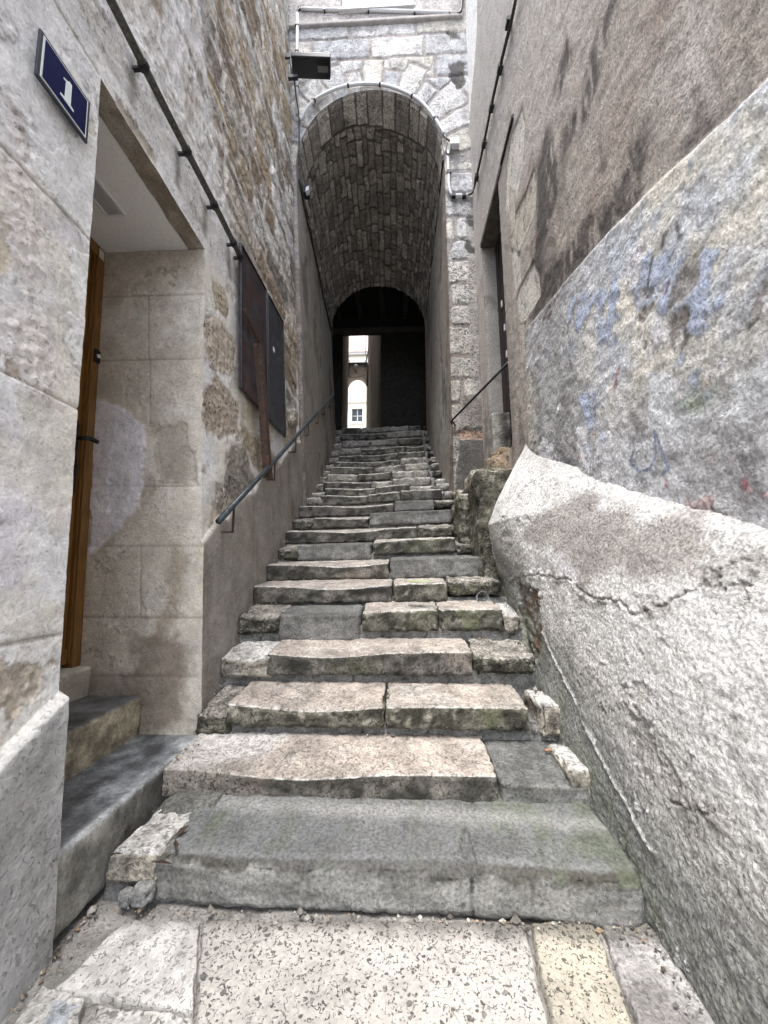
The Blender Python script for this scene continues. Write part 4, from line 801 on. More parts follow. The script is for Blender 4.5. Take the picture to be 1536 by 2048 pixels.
def csp(t1,t2,dark,al):
    def f(P,U,V,e):
        n=len(P); f1=fbm(P,2.2,5,320); c=mix(base(n,t1),t2,ss(-.1,.4,f1)); c=mix(c,dark,ss(.10,.0,1.87-P[:,1]+.05*fbm(P,8,4,321))*.8); c=mix(c,(.2,.19,.175),ss(.02,.0,e)*.5)
        a_=al*(1+.5*ss(.16,.0,1.86-P[:,1])); lw_=ss(-.85,-1.0,P[:,0]+.1*f1); c=mix(c,(.56,.55,.53),lw_*.8); return rgba(c,a_*np.ones(n)*(1-.0*lw_))
    return f
big=csp((.40,.385,.36),(.44,.42,.39),(.12,.115,.105),1.)
qslab('paving_slab','large cream paving slab with dark flecks in front of the bottom step',[(372,2300),(1158,2300),(1052,1838),(402,1838)],big,M_SP,n=(330,230),seed=1)
qslab('paving_slab','narrow yellowish paving slab with dark flecks right of the large cream slab',[(1163,2300),(1370,2300),(1191,1838),(1055,1838)],csp((.40,.37,.305),(.35,.33,.28),(.11,.105,.095),1.2),M_SP,n=(110,200),seed=5)
qslab('paving_slab','grey mortar strip between the yellowish slab and the whitewashed buttress',[(1373,2300),(1720,2300),(1345,1838),(1193,1838)],lambda P,U,V,e: rgba(mix(mix(base(len(P),(.40,.39,.385)),(.28,.27,.265),ss(-.1,.4,fbm(P,4,5,330))),(.17,.165,.15),ss(.10,.0,1.87-P[:,1]+.05*fbm(P,8,4,321))*.9),np.full(len(P),.4)),M_ST,n=(120,160),seed=9,amp=.01)
qslab('paving_slab','rough whitish end of the paving left of the large cream slab against the cement skirting',[(105,1978),(387,2022),(402,1838),(255,1838)],lambda P,U,V,e: rgba(mix(mix(base(len(P),(.56,.55,.53)),(.42,.41,.395),ss(-.05,.35,fbm(P,7,5,332))),(.13,.125,.115),np.clip(ss(.10,.0,1.87-P[:,1]+.06*fbm(P,8,4,321))*.85+ss(.03,.0,U-.0)*.6,0,1)),np.full(len(P),.55)),M_SP,n=(130,120),seed=13,amp=.008,edge=.006)
qslab('paving_slab','small broken pale stone in the bottom left corner with a smooth grey face',[(-40,2140),(150,2120),(168,1995),(88,1962)],lambda P,U,V,e: rgba(mix(mix(base(len(P),(.50,.49,.47)),(.25,.24,.22),ss(.15,.5,fbm(P,9,5,331))),(.38,.40,.43),ss(.05,-.02,np.abs(U-.62)-.16+.03*fbm(P,12,3,333))*ss(.05,0,np.abs(V-.55)-.22)),np.full(len(P),.4)),M_ST,n=(70,70),seed=17,amp=.02)
qslab('paving_slab','mottled grey paving piece at the bottom edge left of the large cream slab',[(120,2300),(366,2300),(386,2030),(190,2000)],csp((.50,.49,.46),(.34,.33,.31),(.2,.19,.17),.7),M_ST,n=(70,90),seed=21,amp=.02)
# mossy stones at the right of the flight
def colM(P,nn,o):
    n=len(P); a=P+o; c=mix(base(n,(.42,.40,.34)),(.24,.225,.19),ss(0,.4,fbm(a,5,5,3))); c=mix(c,(.54,.51,.43),ss(.1,.5,fbm(a,7,5,4))*.6)
    m=ss(-.1,.25,fbm(P,3,4,5)+.25)*ss(2.2,2.45,P[:,2])*ss(-.05,.15,.14-np.abs(P[:,0]-1.12)*.6); c=mix(c,(.045,.055,.022),m*.9); return rgba(c,np.full(n,.7))
thing1('stone_block','squared block with green moss above the right end of the tenth step','stone',M_ST,.87,1.37,4.45,5.05,1.7,2.74,colM,res=.016,r=.09,disp=.03,freq=5,seed=220)
thing1('stone_block','pale pillar-like kerb stone left of the mossy block','stone',M_ST,.73,.93,4.62,5.2,1.6,2.45,colR,res=.018,r=.07,disp=.05,freq=5,seed=221)
cb=lambda P,nn,o: rgba(mix(mix(base(len(P),(.36,.27,.19)),(.20,.15,.11),ss(-.1,.4,fbm(P+o,6,5,3))),(.50,.42,.33),ss(.1,.5,fbm(P+o,5,4,5))*.6),np.full(len(P),.6))
thing1('stone_block','rounded brown stone between the top of the buttress and the doorway post','stone',M_RG,1.16,1.60,4.62,5.1,2.5,3.10,cb,res=.018,r=.2,disp=.03,freq=4,seed=222)
cdk=lambda P,nn,o: rgba(mix(mix(base(len(P),(.34,.33,.30)),(.045,.045,.045),ss(.12,-.08,np.abs(P[:,0]-1.52)-.06+.08*fbm(P+o,5,4,3))),(.42,.40,.37),ss(.2,.5,fbm(P+o,6,4,5))*.4),np.full(len(P),.4))
thing1('stone_post','short grey stone post with a black stain standing under the dark door','post',M_ST,1.33,1.595,5.16,5.46,2.5,3.74,cdk,res=.018,r=.02,disp=.012,freq=6,seed=223)
P,Fc,c=rbox(.86,1.6,4.1,6.1,.9,2.62,colR,res=.035,r=.05,disp=.05,freq=4,seed=224)
P[:,2]-=ss(5.2,6.05,P[:,1])*-.15; o=build('rubble_base',P,Fc,M_RG,rh,c); 
thing1('stone_block','small rough pinkish stone in the gap at the right end of the ninth step','stone',M_RG,.80,.97,4.9,5.2,1.98,2.17,cb,res=.014,r=.05,disp=.03,freq=7,seed=225)
# ================================================================ FITTINGS
M_BLK=flat('black_pipe_paint',(.06,.057,.052),.55,var=.5,scale=60,bump=.002,c2=(.20,.18,.155),th=(.58,.72))
M_RU=flat('rusty_iron',(.055,.034,.027),.8,var=.4,scale=40,bump=.003,c2=(.12,.062,.038),th=(.5,.7))
M_RAIL=flat('worn_rail_paint',(.045,.055,.065),.4,metal=.3,var=.4,scale=35,bump=.001,c2=(.16,.18,.20),th=(.55,.7))
M_WH=flat('grey_white_conduit',(.62,.64,.66),.45,var=.08,scale=40)
M_NV=flat('navy_enamel',(.006,.008,.060),.45,var=.1,spec=.06); M_EN=flat('white_enamel',(.74,.80,.80),.25,var=.05); M_EDG=flat('enamel_edge',(.02,.022,.035),.35)
def wp(Y,z,o=0.): return np.array([float(LX(z))+.03+o,Y,z])
# house number plate
sg=empty('house_number_sign',wp(1.43,3.83),'navy blue enamel plate with a white border and number 1 on the left wall','sign')
SY0,SY1,SZ0,SZ1=1.292,1.572,3.695,3.955
def sp_(u,v,o): return wp(SY0+(SY1-SY0)*u,SZ0+(SZ1-SZ0)*v,o)
def plate(b,u0,u1,v0,v1,o0,o1):
    V=[sp_(u,v,o) for o in (o0,o1) for u in (u0,u1) for v in (v0,v1)]; b.add(V,[(0,1,3,2),(4,6,7,5),(0,4,5,1),(2,3,7,6),(0,2,6,4),(1,5,7,3)])
b=MB(); plate(b,0,1,0,1,.0,.012); b.make('backing_plate',M_EDG,sg,bevel=.002)
b=MB(); plate(b,.055,.945,.06,.94,.0125,.0145); b.make('border',M_EN,sg)
b=MB(); plate(b,.085,.915,.092,.908,.015,.017); b.make('face',M_NV,sg)
dg=[(.395,.265),(.395,.225),(.655,.225),(.655,.265),(.59,.285),(.585,.74),(.535,.745),(.50,.70),(.43,.665),(.43,.64),(.475,.645),(.475,.285)]
V=[sp_(u,v,.0172) for u,v in dg]+[sp_(u,v,.0195) for u,v in dg]; n=len(dg)
b=MB(); b.add(V,[tuple(range(n))[::-1],tuple(range(n,2*n))]+[(i,(i+1)%n,(i+1)%n+n,i+n) for i in range(n)]); b.make('digit',M_EN,sg)
# pipe along the facade
zp=4.745; pipe=empty('pipe',wp(2.2,zp),'black iron pipe running level along the left facade above the doorway','pipe')
b=MB(); b.tube([wp(Y,zp+.006*math.sin(Y*5),.045) for Y in np.linspace(-1.5,3.40,40)],.026,12); b.make('tube',M_BLK,pipe,smooth=True)
for px in ((110,-160),(265,118),(355,298),(412,407),(452,482),(466,507)):
    Y=float(lw(*px)[1]); c_=wp(Y,zp,.045); b=MB(); b.tube([c_-[0,.016,0],c_+[0,.016,0]],.034,12); b.obox(c_+[-.03,0,-.03],[.035,0,0],[0,.012,0],[0,0,.010]); b.obox(c_+[0,0,-.04],[.010,0,0],[0,.010,0],[0,0,.014]); b.make('pipe_clamp',M_IR,pipe)
# two dark metal panels
M_PAN=flat('weathered_panel',(.050,.047,.053),.38,var=.5,scale=9,c2=(.085,.030,.026),th=(.48,.64),bump=.001)
M_PN2=flat('weathered_panel_dark',(.05,.052,.062),.45,var=.4,scale=12,c2=(.13,.14,.16),th=(.55,.75),bump=.001)
def panel(name,label,Y0,Y1,z0a,z0b,z1a,z1b,mat):
    r=empty(name,wp((Y0+Y1)/2,z0a),label,'panel'); b=MB(); V=[wp(y,z,o) for o in (.012,.035) for (y,z) in ((Y0,z0a),(Y1,z0b),(Y1,z1b),(Y0,z1a))]
    b.add(V,[(0,1,2,3),(4,5,6,7),(0,1,5,4),(1,2,6,5),(2,3,7,6),(3,0,4,7)]); b.make('sheet',mat,r)
    b=MB(); w_=.022
    for (a_,c_) in (((Y0,z0a),(Y1,z0b)),((Y1,z0b),(Y1,z1b)),((Y1,z1b),(Y0,z1a)),((Y0,z1a),(Y0,z0a))): b.tube([wp(*a_,.04),wp(*c_,.04)],.012,6)
    b.make('frame',M_IR,r); return r
pa=panel('metal_panel','larger dark reddish rusted metal panel on the left wall nearer the doorway',3.42,4.19,3.28,3.30,4.92,5.00,M_PAN)
pb=panel('metal_panel','narrower blackish metal panel on the left wall beyond the diagonal iron bar',4.24,4.88,3.30,3.31,5.00,5.05,M_PN2)
b=MB(); q=lw(538,700); c_=wp(q[1],q[2],.036); b.obox(c_,[.002,0,0],[0,.03,0],[0,0,.03]); b.make('paper_label',M_WP,pb)
br=empty('iron_bar',wp(4.2,3.4),'rusty angle iron leaning diagonally across the dark panels down to the handrail','bar')
p0=wp(*lw(472,628)[1:],.07); p1=wp(*lw(498,690)[1:],.10); p2=wp(*lw(525,800)[1:],.13); p3=lw(541,958,.14)
b=MB(); b.tube([p0+[0,-.03,.05],p0,p1],.020,6); b.make('hook',M_RU,br)
d=(p3-p1); d/=np.linalg.norm(d); b=MB(); b.obox((p1+p3)/2,d*np.linalg.norm(p3-p1)/2,np.array([.012,0,0]),np.cross(d,[1,0,0])*.045); b.obox((p1+p3)/2+np.cross(d,[1,0,0])*.04+np.array([-.03,0,0]),d*np.linalg.norm(p3-p1)/2,np.array([.035,0,0]),np.cross(d,[1,0,0])*.006); b.make('angle_profile',M_RU,br)
# stone knob near the corner
q=lw(577,832); thing1('wall_stone','whitish stone stub sticking out of the left wall above the handrail','stone',M_ST,q[0]-.05,q[0]+.13,q[1]-.10,q[1]+.16,q[2]-.16,q[2]+.10,colW,res=.014,r=.06,disp=.03,freq=7,seed=230)
# left handrail
hr=empty('handrail',wp(2.85,1.6),'long dark tubular handrail on rusty brackets climbing the left wall','handrail')
ra=lw(437,1043,.13); rb=lw(555,915,.13); rc=np.array([float(LX(6.0))+.17,9.02,6.0])
rcp=lw(668,787,.14); pts=[ra,rb,rcp]
b=MB(); b.tube([ra,ra+(rb-ra)*.5,rb,rb+(rcp-rb)*.5,rcp],.025,14); b.make('rail',M_RAIL,hr,smooth=True)
for px in ((468,1010),(550,925),(592,880),(617,845),(636,823),(650,806),(661,794)):
    y_=px[0]; # point on rail whose image x matches
    best=None
    for s_ in np.linspace(0,2,201):
        P_=pts[0]+(pts[1]-pts[0])*s_ if s_<=1 else pts[1]+(pts[2]-pts[1])*(s_-1); v=P_-C0; X_=CX+F*(v@cr)/(v@cf)
        if best is None or abs(X_-px[0])<best[0]: best=(abs(X_-px[0]),P_)
    P_=best[1]; dn=.22; wx=float(LX(P_[2]-dn))+.0
    b=MB(); b.obox(P_+[0,0,-dn/2-.02],[.004,0,0],[0,.016,0],[0,0,dn/2]); b.obox([(P_[0]+wx)/2+.001,P_[1],P_[2]-dn-.02],[(P_[0]-wx)/2+.004,0,0],[0,.016,0],[0,0,.006]); b.make('bracket',M_RU,hr)
# thin rail by the dark door
tr=empty('handrail',(.9,5.9,3.9),'thin black iron rail slanting between the arch pier and the dark doorway','handrail')
A_=aty(905,843,5.88); B_=atx(1017,725,1.40); b=MB(); b.tube([A_+[0,.08,-.02],A_+[-.02,0,0],A_+[0,-.03,.02],B_],.017,8); b.make('rail',M_IR,tr,smooth=True)
b=MB(); b.tube([A_,A_+[.06,.10,-.03]],.014,6); b.make('bracket',M_IR,tr)
# floodlight on the left wall
fl=empty('floodlight',aty(590,140,5.55),'black rectangular floodlight projecting from the left wall above the arch','lamp')
M_FB=flat('floodlight_black',(.030,.034,.042),.4,var=.1); M_FG=flat('floodlight_glass',(.035,.035,.037),.4,var=.05,spec=.25); M_LED=flat('led_board',(.16,.16,.155),.4,var=.05)
c_=aty(622,137,5.55); ex=np.array([.36,0,-.035]); ey=np.array([0,.20,.13]); ez=np.cross(ex,ey); ez/=np.linalg.norm(ez)
if ez[1]>0: ez=-ez
# face looks down and towards the stairs
ey=aty(622,114,5.36)-aty(624,160,5.70); ey/=2.0; ex=(aty(662,139,5.55)-aty(585,136,5.55))/2; ez=np.cross(ex,ey); ez/=np.linalg.norm(ez); ez=ez if (ez@(C0-c_))>0 else -ez
b=MB(); b.obox(c_-ez*.05,ex,ey,ez*.045); b.make('housing',M_FB,fl,bevel=.012)
b=MB(); b.obox(c_+ez*.0-ex*.04+ey*.0,ex*.80,ey*.80,ez*.004); b.make('glass',M_FG,fl)
b=MB(); b.obox(c_+ez*.006+ex*.62+ey*.0,ex*.27,ey*.28,ez*.003); b.make('led_board',M_LED,fl)
b=MB(); b.obox(c_+ez*.0055+ex*.62,ex*.31,ey*.78,ez*.002); b.make('reflector',flat('reflector_black',(.012,.012,.014),.3),fl)
b=MB(); w0=aty(580,112,5.62); b.obox(w0+[-.04,0,0],[.08,0,0],[0,.02,0],[0,0,.05]); b.tube([aty(581,118,5.56),aty(584,152,5.56)],.022,6); b.obox(aty(586,155,5.55),[.09,0,0],[0,.03,0],[0,0,.03]); b.make('mounting_arm',M_FB,fl)
b=MB(); b.tube(smooth_path([aty(588,158,5.6),aty(592,190,5.75),aty(598,240,5.9),aty(597,330,5.93)],5),.012,6); b.make('cable',M_IR,fl,smooth=True)
# conduits on the arch face
Yf=5.945
cd_=empty('conduit',aty(742,183,Yf),'pale conduit following the curve of the arch to the junction box','conduit')
pa_=[aty(x,y,Yf) for x,y in ((597,330),(596,262),(600,240),(615,215),(640,193),(680,175),(720,168),(760,169),(800,180),(840,202),(870,237),(888,268))]
sp0=smooth_path(pa_[2:],5); b=MB(); b.tube(sp0,.030,10); b.make('tube',M_WH,cd_,smooth=True)
for i in (8,17,25,33,40,46):
    if i<len(sp0)-1:
        c_=sp0[i]; tt=sp0[i+1]-sp0[i-1]; tt/=np.linalg.norm(tt); nn=np.cross(tt,[0,1,0]); b=MB(); b.tube([c_-tt*.018,c_+tt*.018],.037,8); b.obox(c_+nn*.05,nn*.02,tt*.012,[0,.015,0]); b.make('clip',M_IR,cd_)
uc=empty('conduit',aty(760,22,Yf),'pale conduit running level below the blue window and down the left corner','conduit')
b=MB(); up=[aty(x,y,Yf) for x,y in ((602,18),(640,19),(760,21),(880,25),(912,27))]; b.tube(up,.030,10); b.make('tube',M_WH,uc,smooth=True)
b=MB(); b.tube([aty(595,28,Yf),aty(594,100,Yf),aty(594,228,Yf)],.030,10); b.make('tube',M_WH,uc,smooth=True)
b=MB(); b.tube(smooth_path([aty(595,30,Yf),aty(596,21,Yf),aty(603,18,Yf)],4),.020,8); b.tube(smooth_path([aty(912,27,Yf),aty(921,24,Yf-.02),aty(924,0,Yf-.03),aty(925,-20,Yf-.03)],4),.022,8); b.make('bend',M_IR,uc,smooth=True)
for px in ((649,20),(737,21),(829,24),(899,26),(594,52),(594,104),(594,175)):
    c_=aty(*px,Yf); b=MB(); v=px[0]<600; b.obox(c_,[.037 if v else .014,0,0],[0,.036,0],[0,0,.014 if v else .045]); b.make('clip',M_IR,uc)
jb=empty('junction_box',aty(909,287,Yf),'small pale plastic junction box on the right side of the arch','box')
c_=aty(909,287,Yf-.03); b=MB(); b.obox(c_,[.085,0,0],[0,.05,0],[0,0,.075]); b.make('case',M_WH,jb,bevel=.012); b=MB(); b.obox(c_-[0,.052,0],[.078,0,0],[0,.006,0],[0,0,.068]); b.make('cover',M_WP,jb,bevel=.004)
b=MB(); b.tube(smooth_path([aty(888,268,Yf),aty(892,276,Yf-.03),aty(901,283,Yf-.03)],4),.016,6); b.tube(smooth_path([aty(902,297,Yf-.03),aty(897,309,Yf-.03),aty(892,300,Yf-.03),aty(896,284,Yf-.03)],5),.012,6); b.make('cable',M_IR,jb,smooth=True)
dc=empty('conduit',aty(896,340,Yf),'pale conduit dropping from the junction box down the arch pier','conduit')
b=MB(); b.tube(smooth_path([aty(895,303,Yf),aty(897,345,Yf),aty(898,372,Yf),aty(903,388,Yf),aty(918,391,Yf),aty(936,390,Yf)],5),.026,10); b.make('tube',M_WH,dc,smooth=True)
b=MB(); b.tube(smooth_path([aty(934,390,Yf),aty(944,386,Yf-.03),aty(949,372,Yf-.06)],4),.02,8); b.make('bend',M_IR,dc,smooth=True)
for px in ((898,345),(907,391),(928,391)):
    c_=aty(*px,Yf); b=MB(); b.obox(c_,[.034,0,0],[0,.034,0],[0,0,.034]); b.make('clip',M_IR,dc)
wc=empty('cable',atx(985,200,XR-.02),'black double cable clipped up the right house wall','cable')
M_CB=flat('black_cable',(.03,.028,.027),.5,var=.2)
for o_ in (0,.05):
    b=MB(); P_=[atx(x,y,XR-.045) for x,y in ((948,378),(962,318),(985,205),(1007,110),(1022,50),(1036,-20),(1060,-140))]
    b.tube([p+[0,-o_*.8,o_] for p in smooth_path(P_,4)],.013,8); b.make('wire',M_CB,wc,smooth=True)
for px in ((1017,46),(1000,138),(983,215),(968,288),(953,355)):
    c_=atx(*px,XR-.04); b=MB(); b.obox(c_,[.03,0,0],[0,.05,0],[0,0,.03]); b.make('clip',M_IR,wc)
vc=empty('cable',(float(LT(8))+.03,7,8.3),'thin dark cable along the left springing of the vault','cable')
b=MB(); b.tube([np.array([float(LT(zsp(Y)-.0))+.035,Y,zsp(Y)-.25-.03*math.sin(Y*4)]) for Y in np.linspace(6.05,9.3,20)],.018,6); b.make('wire',M_CB,vc,smooth=True)
sl_=empty('spotlight',aty(606,350,6.3),'small grey spotlight inside the left edge of the arch','lamp')
c_=np.array([float(LT(8.9))+.09,6.35,8.95]); b=MB(); b.obox(c_,[.05,0,0],[0,.10,.03],[0,-.02,.07]); b.make('housing',M_FB,sl_,bevel=.01); b=MB(); b.obox(c_+[.045,-.07,-.05],[.03,0,.02],[0,.05,0],[0,0,.05]); b.make('lens',M_WH,sl_,bevel=.008)
# litter on the steps
M_CUP=bpy.data.materials.new('clear_plastic'); M_CUP.use_nodes=True; g=M_CUP.node_tree.nodes['Principled BSDF']; g.inputs['Base Color'].default_value=(.8,.85,.88,1); g.inputs['Roughness'].default_value=.15; g.inputs['Transmission Weight'].default_value=.75; g.inputs['IOR'].default_value=1.3; g.inputs['Alpha'].default_value=.6
q=atz(968,1212,zn[4]+.02); cp=empty('plastic_cup',q,'clear plastic cup lying on its side at the right end of the fifth step','cup')
ax_=np.array([.25,-.93,.25]); ax_/=np.linalg.norm(ax_); c0=q+np.array([0,.02,.075])
b=MB(); n=24; a1=np.cross(ax_,[0,0,1]); a1/=np.linalg.norm(a1); a2=np.cross(ax_,a1)
V=[];
for s_,r_ in ((.0,.062),(-.02,.060),(-.15,.045)): V+=[c0+ax_*s_+(a1*math.cos(2*math.pi*k/n)+a2*math.sin(2*math.pi*k/n))*r_ for k in range(n)]
b.add(V,[(i*n+k,i*n+(k+1)%n,(i+1)*n+(k+1)%n,(i+1)*n+k) for i in range(2) for k in range(n)]+[tuple(2*n+k for k in range(n))]); o=b.make('body',M_CUP,cp,smooth=True); m=o.modifiers.new('s','SOLIDIFY'); m.thickness=.0015
b=MB(); b.tube([c0+(a1*math.cos(2*math.pi*k/n)+a2*math.sin(2*math.pi*k/n))*.063 for k in range(n+1)],.0028,6); b.make('rim',flat('cup_rim',(.22,.24,.26),.2),cp,smooth=True)
q=atz(837,1165,zn[5]+.02); b=MB(); b.obox(q+[0,.03,.012],[.10,.0,.0],[0,.05,.0],[0,0,.002]); o=b.make('paper_slip',flat('green_paper',(.30,.52,.10),.6,var=.1),None,at=q); tag(o,'bright green slip of paper lying on the sixth step','paper')
M_BUT=flat('filter_paper',(.34,.19,.11),.8,var=.15)
for (x,y,z,an,lb) in ((1098,1500,.37,.2,'orange cigarette butt beside the white block on the second step'),(1044,1360,.62,.5,'cigarette butt near the right end of the third step')):
    q=atz(x,y,z); b=MB(); d=np.array([math.cos(an),math.sin(an),0])*.028; b.tube([q-d,q+d],.008,8); o=b.make('cigarette_butt',M_BUT,None,smooth=True,at=q); tag(o,lb,'cigarette butt')
M_LF=flat('dead_leaf',(.045,.026,.018),.8,var=.3)
for i,(x,y,z,s_) in enumerate(((363,1662,.20,.035),(352,1690,.20,.03),(325,1725,.20,.04),(338,1712,.20,.03))):
    q=atz(x,y,z); b=MB(); a=i*1.3+.9; u=np.array([math.cos(a),math.sin(a),.3])*s_; v=np.array([-math.sin(a),math.cos(a),-.1])*s_*.4
    b.add([q-u,q+v+[0,0,.01],q+u,q-v,q-u+[0,0,-.002],q+v+[0,0,.008],q+u+[0,0,-.002],q-v+[0,0,-.002]],[(0,1,2,3),(4,7,6,5),(0,4,5,1),(1,5,6,2),(2,6,7,3),(3,7,4,0)])
    o=b.make('dead_leaf',M_LF,None,at=q); tag(o,['rusty leaf curled upright in the gap left of the bottom step','dark leaf just below the rusty one in the gap by the bottom step','curled leaf lowest in the gap beside the white block','small leaf between two others in the gap beside the white block'][i],'leaf','dead leaves by the bottom step')
# grit swept into the corners
M_GT=stone('grit_stone',grain=80,gs=.3,bump=.002)
R9=np.random.RandomState(5); gv=[];gf_=[];gc=[]; n0=0
ico=np.array([(1,0,0),(-1,0,0),(0,1,0),(0,-1,0),(0,0,1),(0,0,-1)],float); icf=np.array([(0,2,4),(2,1,4),(1,3,4),(3,0,4),(2,0,5),(1,2,5),(3,1,5),(0,3,5)])
for i in range(620):
    q_=R9.rand()
    if q_<.30: x=R9.uniform(-1.3,1.05); y=1.89-abs(R9.normal(0,.025)); z=.004
    elif q_<.42: y=R9.uniform(1.5,1.9); x=-1.40+abs(R9.normal(0,.04)); z=-.02
    elif q_<.52: y=R9.uniform(1.1,1.9); x=1.03-abs(R9.normal(0,.04)); z=.006
    else:
        k=R9.randint(1,9); e_=R9.rand(); x=R9.uniform(-1.3,1.0) if e_<.6 else (R9.choice([-1,1])*1.); y=ys[k]+.03-abs(R9.normal(0,.03)) if e_<.6 else R9.uniform(ys[k-1]+.05,ys[k])
        if e_>=.6: x=float(LX(zn[k-1]))+.06+abs(R9.normal(0,.03)) if x<0 else 1.02-abs(R9.normal(0,.03))
        z=zn[k-1]+.035*(y-ys[k-1])/.37-.002
    r_=R9.uniform(.003,.010)*(1+1.2*(R9.rand()<.08)); V_=ico*r_*R9.uniform(.5,1.3,(6,1))*R9.uniform(.6,1.2,3)+np.array([x,y,z+r_*.4]); gv.append(V_); gf_.append(icf+n0); n0+=6
    cc=[(.42,.40,.36),(.20,.19,.17),(.10,.09,.08),(.30,.22,.15)][R9.randint(4)]; gc.append(np.tile(np.array(cc+(0.,)),(6,1)))
o=build('grit',np.concatenate(gv),np.concatenate(gf_),M_GT,None,np.concatenate(gc),smooth=False,at=(0,1.9,0)); tag(o,'loose grit and crumbs of stone gathered in the corners of the steps','grit',kind='stuff')
# ================================================================ BEYOND THE PASSAGE
M_AW=stone('alley_plaster',grain=60,gs=.2,bump=.004,pit=40,pitlo=.6)
def awall(x0,x1,y0,y1,th,seed,z1=24):
    def f(u,z):
        X=x0+(x1-x0)*u; Y=y0+(y1-y0)*u; P=np.stack([X,Y,z],1); c=mix(base(len(u),(.36,.31,.26)),(.24,.20,.17),ss(0,.4,fbm(P,.5,5,seed,aniso=(1,1,.25)))); c=mix(c,(.48,.44,.38),ss(.1,.5,fbm(P,.7,4,seed+1,aniso=(1,1,.2)))*.6); P[:,0]+=fbm(P,1,4,seed+2)*.03; return P,rgba(c,np.full(len(u),.3))
    return fgrid(f,np.linspace(0,1,120),np.linspace(4,z1,160))
al_=empty('alley_house',(-4,19,ZFL),'tall narrow alley wall on the left beyond the passage','building')
V,Fc,c=awall(-2.05,-3.74,12.6,26,1,401); build('wall',V,Fc,M_AW,al_,c)
b=MB(); b.add([(-2.12,12.62,4),(-3.82,26,4),(-8,26,4),(-8,12.62,4),(-2.12,12.62,23.9),(-3.82,26,23.9),(-8,26,23.9),(-8,12.62,23.9)],[(0,1,2,3),(4,5,6,7),(0,1,5,4),(1,2,6,5),(2,3,7,6),(3,0,4,7)]); b.make('inner_wall',M_PLN,al_)
ar_=empty('alley_house',(0,19,ZFL),'tall brownish alley wall on the right beyond the passage','building')
V,Fc,c=awall(-.60,-2.31,12.6,26,1,411); build('wall',V,Fc,M_AW,ar_,c,flip=True)
b=MB(); b.add([(-.52,12.62,4),(-2.23,26,4),(5,26,4),(5,12.62,4),(-.52,12.62,23.9),(-2.23,26,23.9),(5,26,23.9),(5,12.62,23.9)],[(0,1,2,3),(4,5,6,7),(0,1,5,4),(1,2,6,5),(2,3,7,6),(3,0,4,7)]); b.make('inner_wall',M_PLN,ar_)
# small arch joining the alley walls
sa=empty('small_arch',(-3.03,25.4,11),'small round arch spanning the far end of the alley with a globe lamp on it','arch')
x0=-3.80;x1=-2.20;xc=-3.03;zc=14.35;a_=.74;rr=1.02;V=[];ngs=32
for yy in (24.8,25.8):
    for k in range(ngs+1):
        s_=math.pi*k/ngs; V.append((xc-a_*math.cos(s_),yy,zc+rr*math.sin(s_)))
    for k in range(ngs+1):
        s_=k/ngs; V.append((x0+(x1-x0)*s_,yy,16.05))
n=ngs+1; Fq=[]
for k in range(ngs): Fq+=[(k,k+1,n+k+1,n+k),(2*n+k,3*n+k,3*n+k+1,2*n+k+1),(k,2*n+k,2*n+k+1,k+1),(n+k,n+k+1,3*n+k+1,3*n+k)]
b=MB(); b.add(V,Fq); b.make('spandrel',flat('brown_render',(.30,.25,.21),.9,bump=.01,scale=6),sa)
b=MB(); b.box(x0,xc-a_,24.8,25.8,11,zc).box(xc+a_,x1,24.8,25.8,11,zc); b.make('pier',flat('cream_stone',(.62,.56,.42),.9),sa)
b=MB(); b.box(x0,x1,24.7,25.9,16.05,16.15); b.make('coping',M_TIM,sa)
lp=empty('globe_lamp',(-3.03,24.6,15.7),'round globe lamp hanging under the top of the small far arch','lamp')
b=MB(); b.tube([(-3.03,24.55,15.58),(-3.03,24.55,15.64),(-3.03,24.55,15.74),(-3.03,24.55,15.84),(-3.03,24.55,15.9)],[.05,.12,.16,.12,.04],14); b.make('globe',M_WH,lp,smooth=True)
b=MB(); b.box(-3.09,-2.97,24.5,24.79,15.88,15.95); b.make('bracket',M_IR,lp)
for i,(pts_,lb) in enumerate((([(733,670),(731,700),(733,718),(728,730),(733,745),(726,752),(700,754),(698,740),(700,728),(696,716),(698,712)],'thin dark cable looping across the alley above the small far arch'),([(745,672),(738,695),(734,716),(731,735)],'thicker dark cable slanting down the right alley wall'))):
    b=MB(); b.tube(smooth_path([aty(*p,24.2) for p in pts_],4),.035-.01*(i==0),6); o=b.make('cable',M_CB,None,smooth=True,at=aty(*pts_[0],24.2)); tag(o,lb,'cable')
# bright building across the upper square
fb=empty('church_building',(-4.6,40,ZFL),'sunlit cream building beyond the alley with barred window, shutters and pinkish tiled roof','building')
M_CR=flat('cream_limewash',(.80,.76,.66),.9,var=.06,scale=3,bump=.004); M_CW=flat('white_limewash',(.82,.82,.80),.9,var=.05,scale=3); M_SH=flat('grey_blue_shutter',(.60,.68,.72),.6,var=.05)
Y4=40.
def P4(x,y): return aty(x,y,Y4)
bw=P4(710,829); w0=P4(704,817); w1=P4(725,843)
zbot=5.0; g0=P4(710,706)[2]
b=MB(); b.box(-9,w0[0],Y4,Y4+1,zbot,g0).box(w1[0],0,Y4,Y4+1,zbot,g0).box(w0[0],w1[0],Y4+.003,Y4+1,zbot,w1[2]).box(w0[0],w1[0],Y4+.003,Y4+1,w0[2],g0); b.make('wall',M_CR,fb)
zc_=P4(710,806)[2]; b=MB(); b.box(-9,0,Y4-.12,Y4,zc_,zc_+.16); b.make('cornice',flat('cornice_stone',(.55,.5,.42),.9),fb)
b=MB(); b.box(w0[0],w1[0],Y4+.35,Y4+.42,w1[2],w0[2]); wi=b.make('window',flat('window_dark_glass',(.10,.14,.18),.2,var=.1),fb)
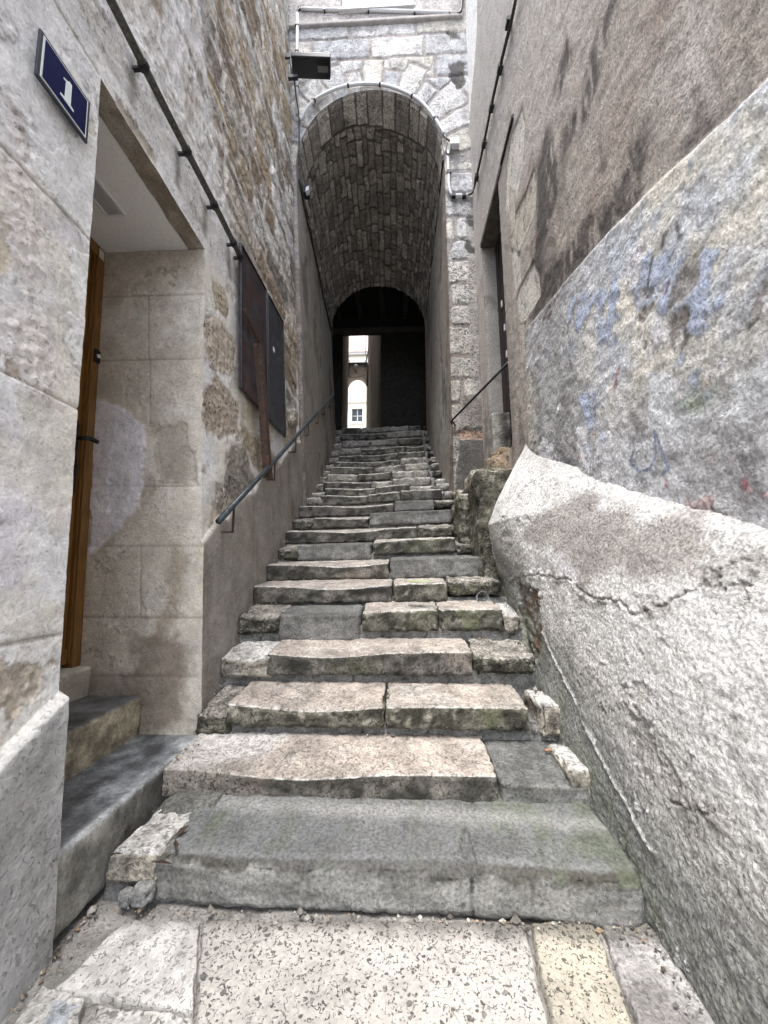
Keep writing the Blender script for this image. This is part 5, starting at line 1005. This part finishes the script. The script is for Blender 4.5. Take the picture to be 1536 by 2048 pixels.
b=MB(); mx=(w0[0]+w1[0])/2; mz=(w0[2]+w1[2])/2; b.box(mx-.06,mx+.06,Y4+.28,Y4+.35,w1[2],w0[2]).box(w0[0],w1[0],Y4+.29,Y4+.347,mz-.06,mz+.06); b.make('frame',M_CW,wi)
for k in range(6):
    x=w0[0]+(w1[0]-w0[0])*(k+.5)/6; b=MB(); b.tube([(x,Y4+.1,w1[2]-.12),(x,Y4+.1,w0[2]+.12)],.03,6); b.make('bar',M_IR,wi)
b=MB(); b.box(w0[0]-.25,w1[0]+.25,Y4-.12,Y4+.02,w1[2]-.3,w1[2]-.12).box(w0[0]-.15,w0[0]-.01,Y4-.04,Y4+.02,w1[2]-.12,w0[2]+.25).box(w1[0]+.01,w1[0]+.15,Y4-.04,Y4+.02,w1[2]-.12,w0[2]+.25); b.make('window_surround',M_CW,fb)
s0=P4(708,722); s1=P4(731,748); b=MB(); ww=(s1[0]-s0[0])
for a,c2_ in ((s0[0],s0[0]+ww*.42),(s0[0]+ww*.5,s1[0])): b.box(a,c2_,Y4-.08,Y4-.005,s1[2],s0[2])
b.make('shutter',M_SH,fb)
b=MB(); b.box(-9,0,Y4-.35,Y4,g0-.35,g0); b.make('eaves',flat('eaves_grey',(.45,.43,.42),.9),fb)
b=MB(); b.add([(-9,Y4-.4,g0),(0,Y4-.4,g0),(0,Y4+5,g0+6.5),(-9,Y4+5,g0+6.5),(-9,Y4+5,g0-.1),(0,Y4+5,g0-.1),(-9,Y4-.4,g0-.1),(0,Y4-.4,g0-.1)],[(0,1,2,3),(3,2,5,4),(0,3,4,6),(1,7,5,2),(0,6,7,1),(6,4,5,7)]); b.make('roof',flat('pinkish_tile',(.50,.36,.33),.9,var=.25,scale=1.6,bump=.03),fb)
dq=aty(724,682,41.8); b=MB(); b.box(dq[0]-.3,dq[0]+.3,41.6,43,dq[2]-.5,dq[2]+.6); b.make('skylight',M_SH,fb)
b=MB(); b.box(-60,60,27,200,ZFL-.6,ZFL-.3); o=b.make('square_paving',M_PLN,None,at=(0,60,ZFL-.6)); tag(o,kind='structure')
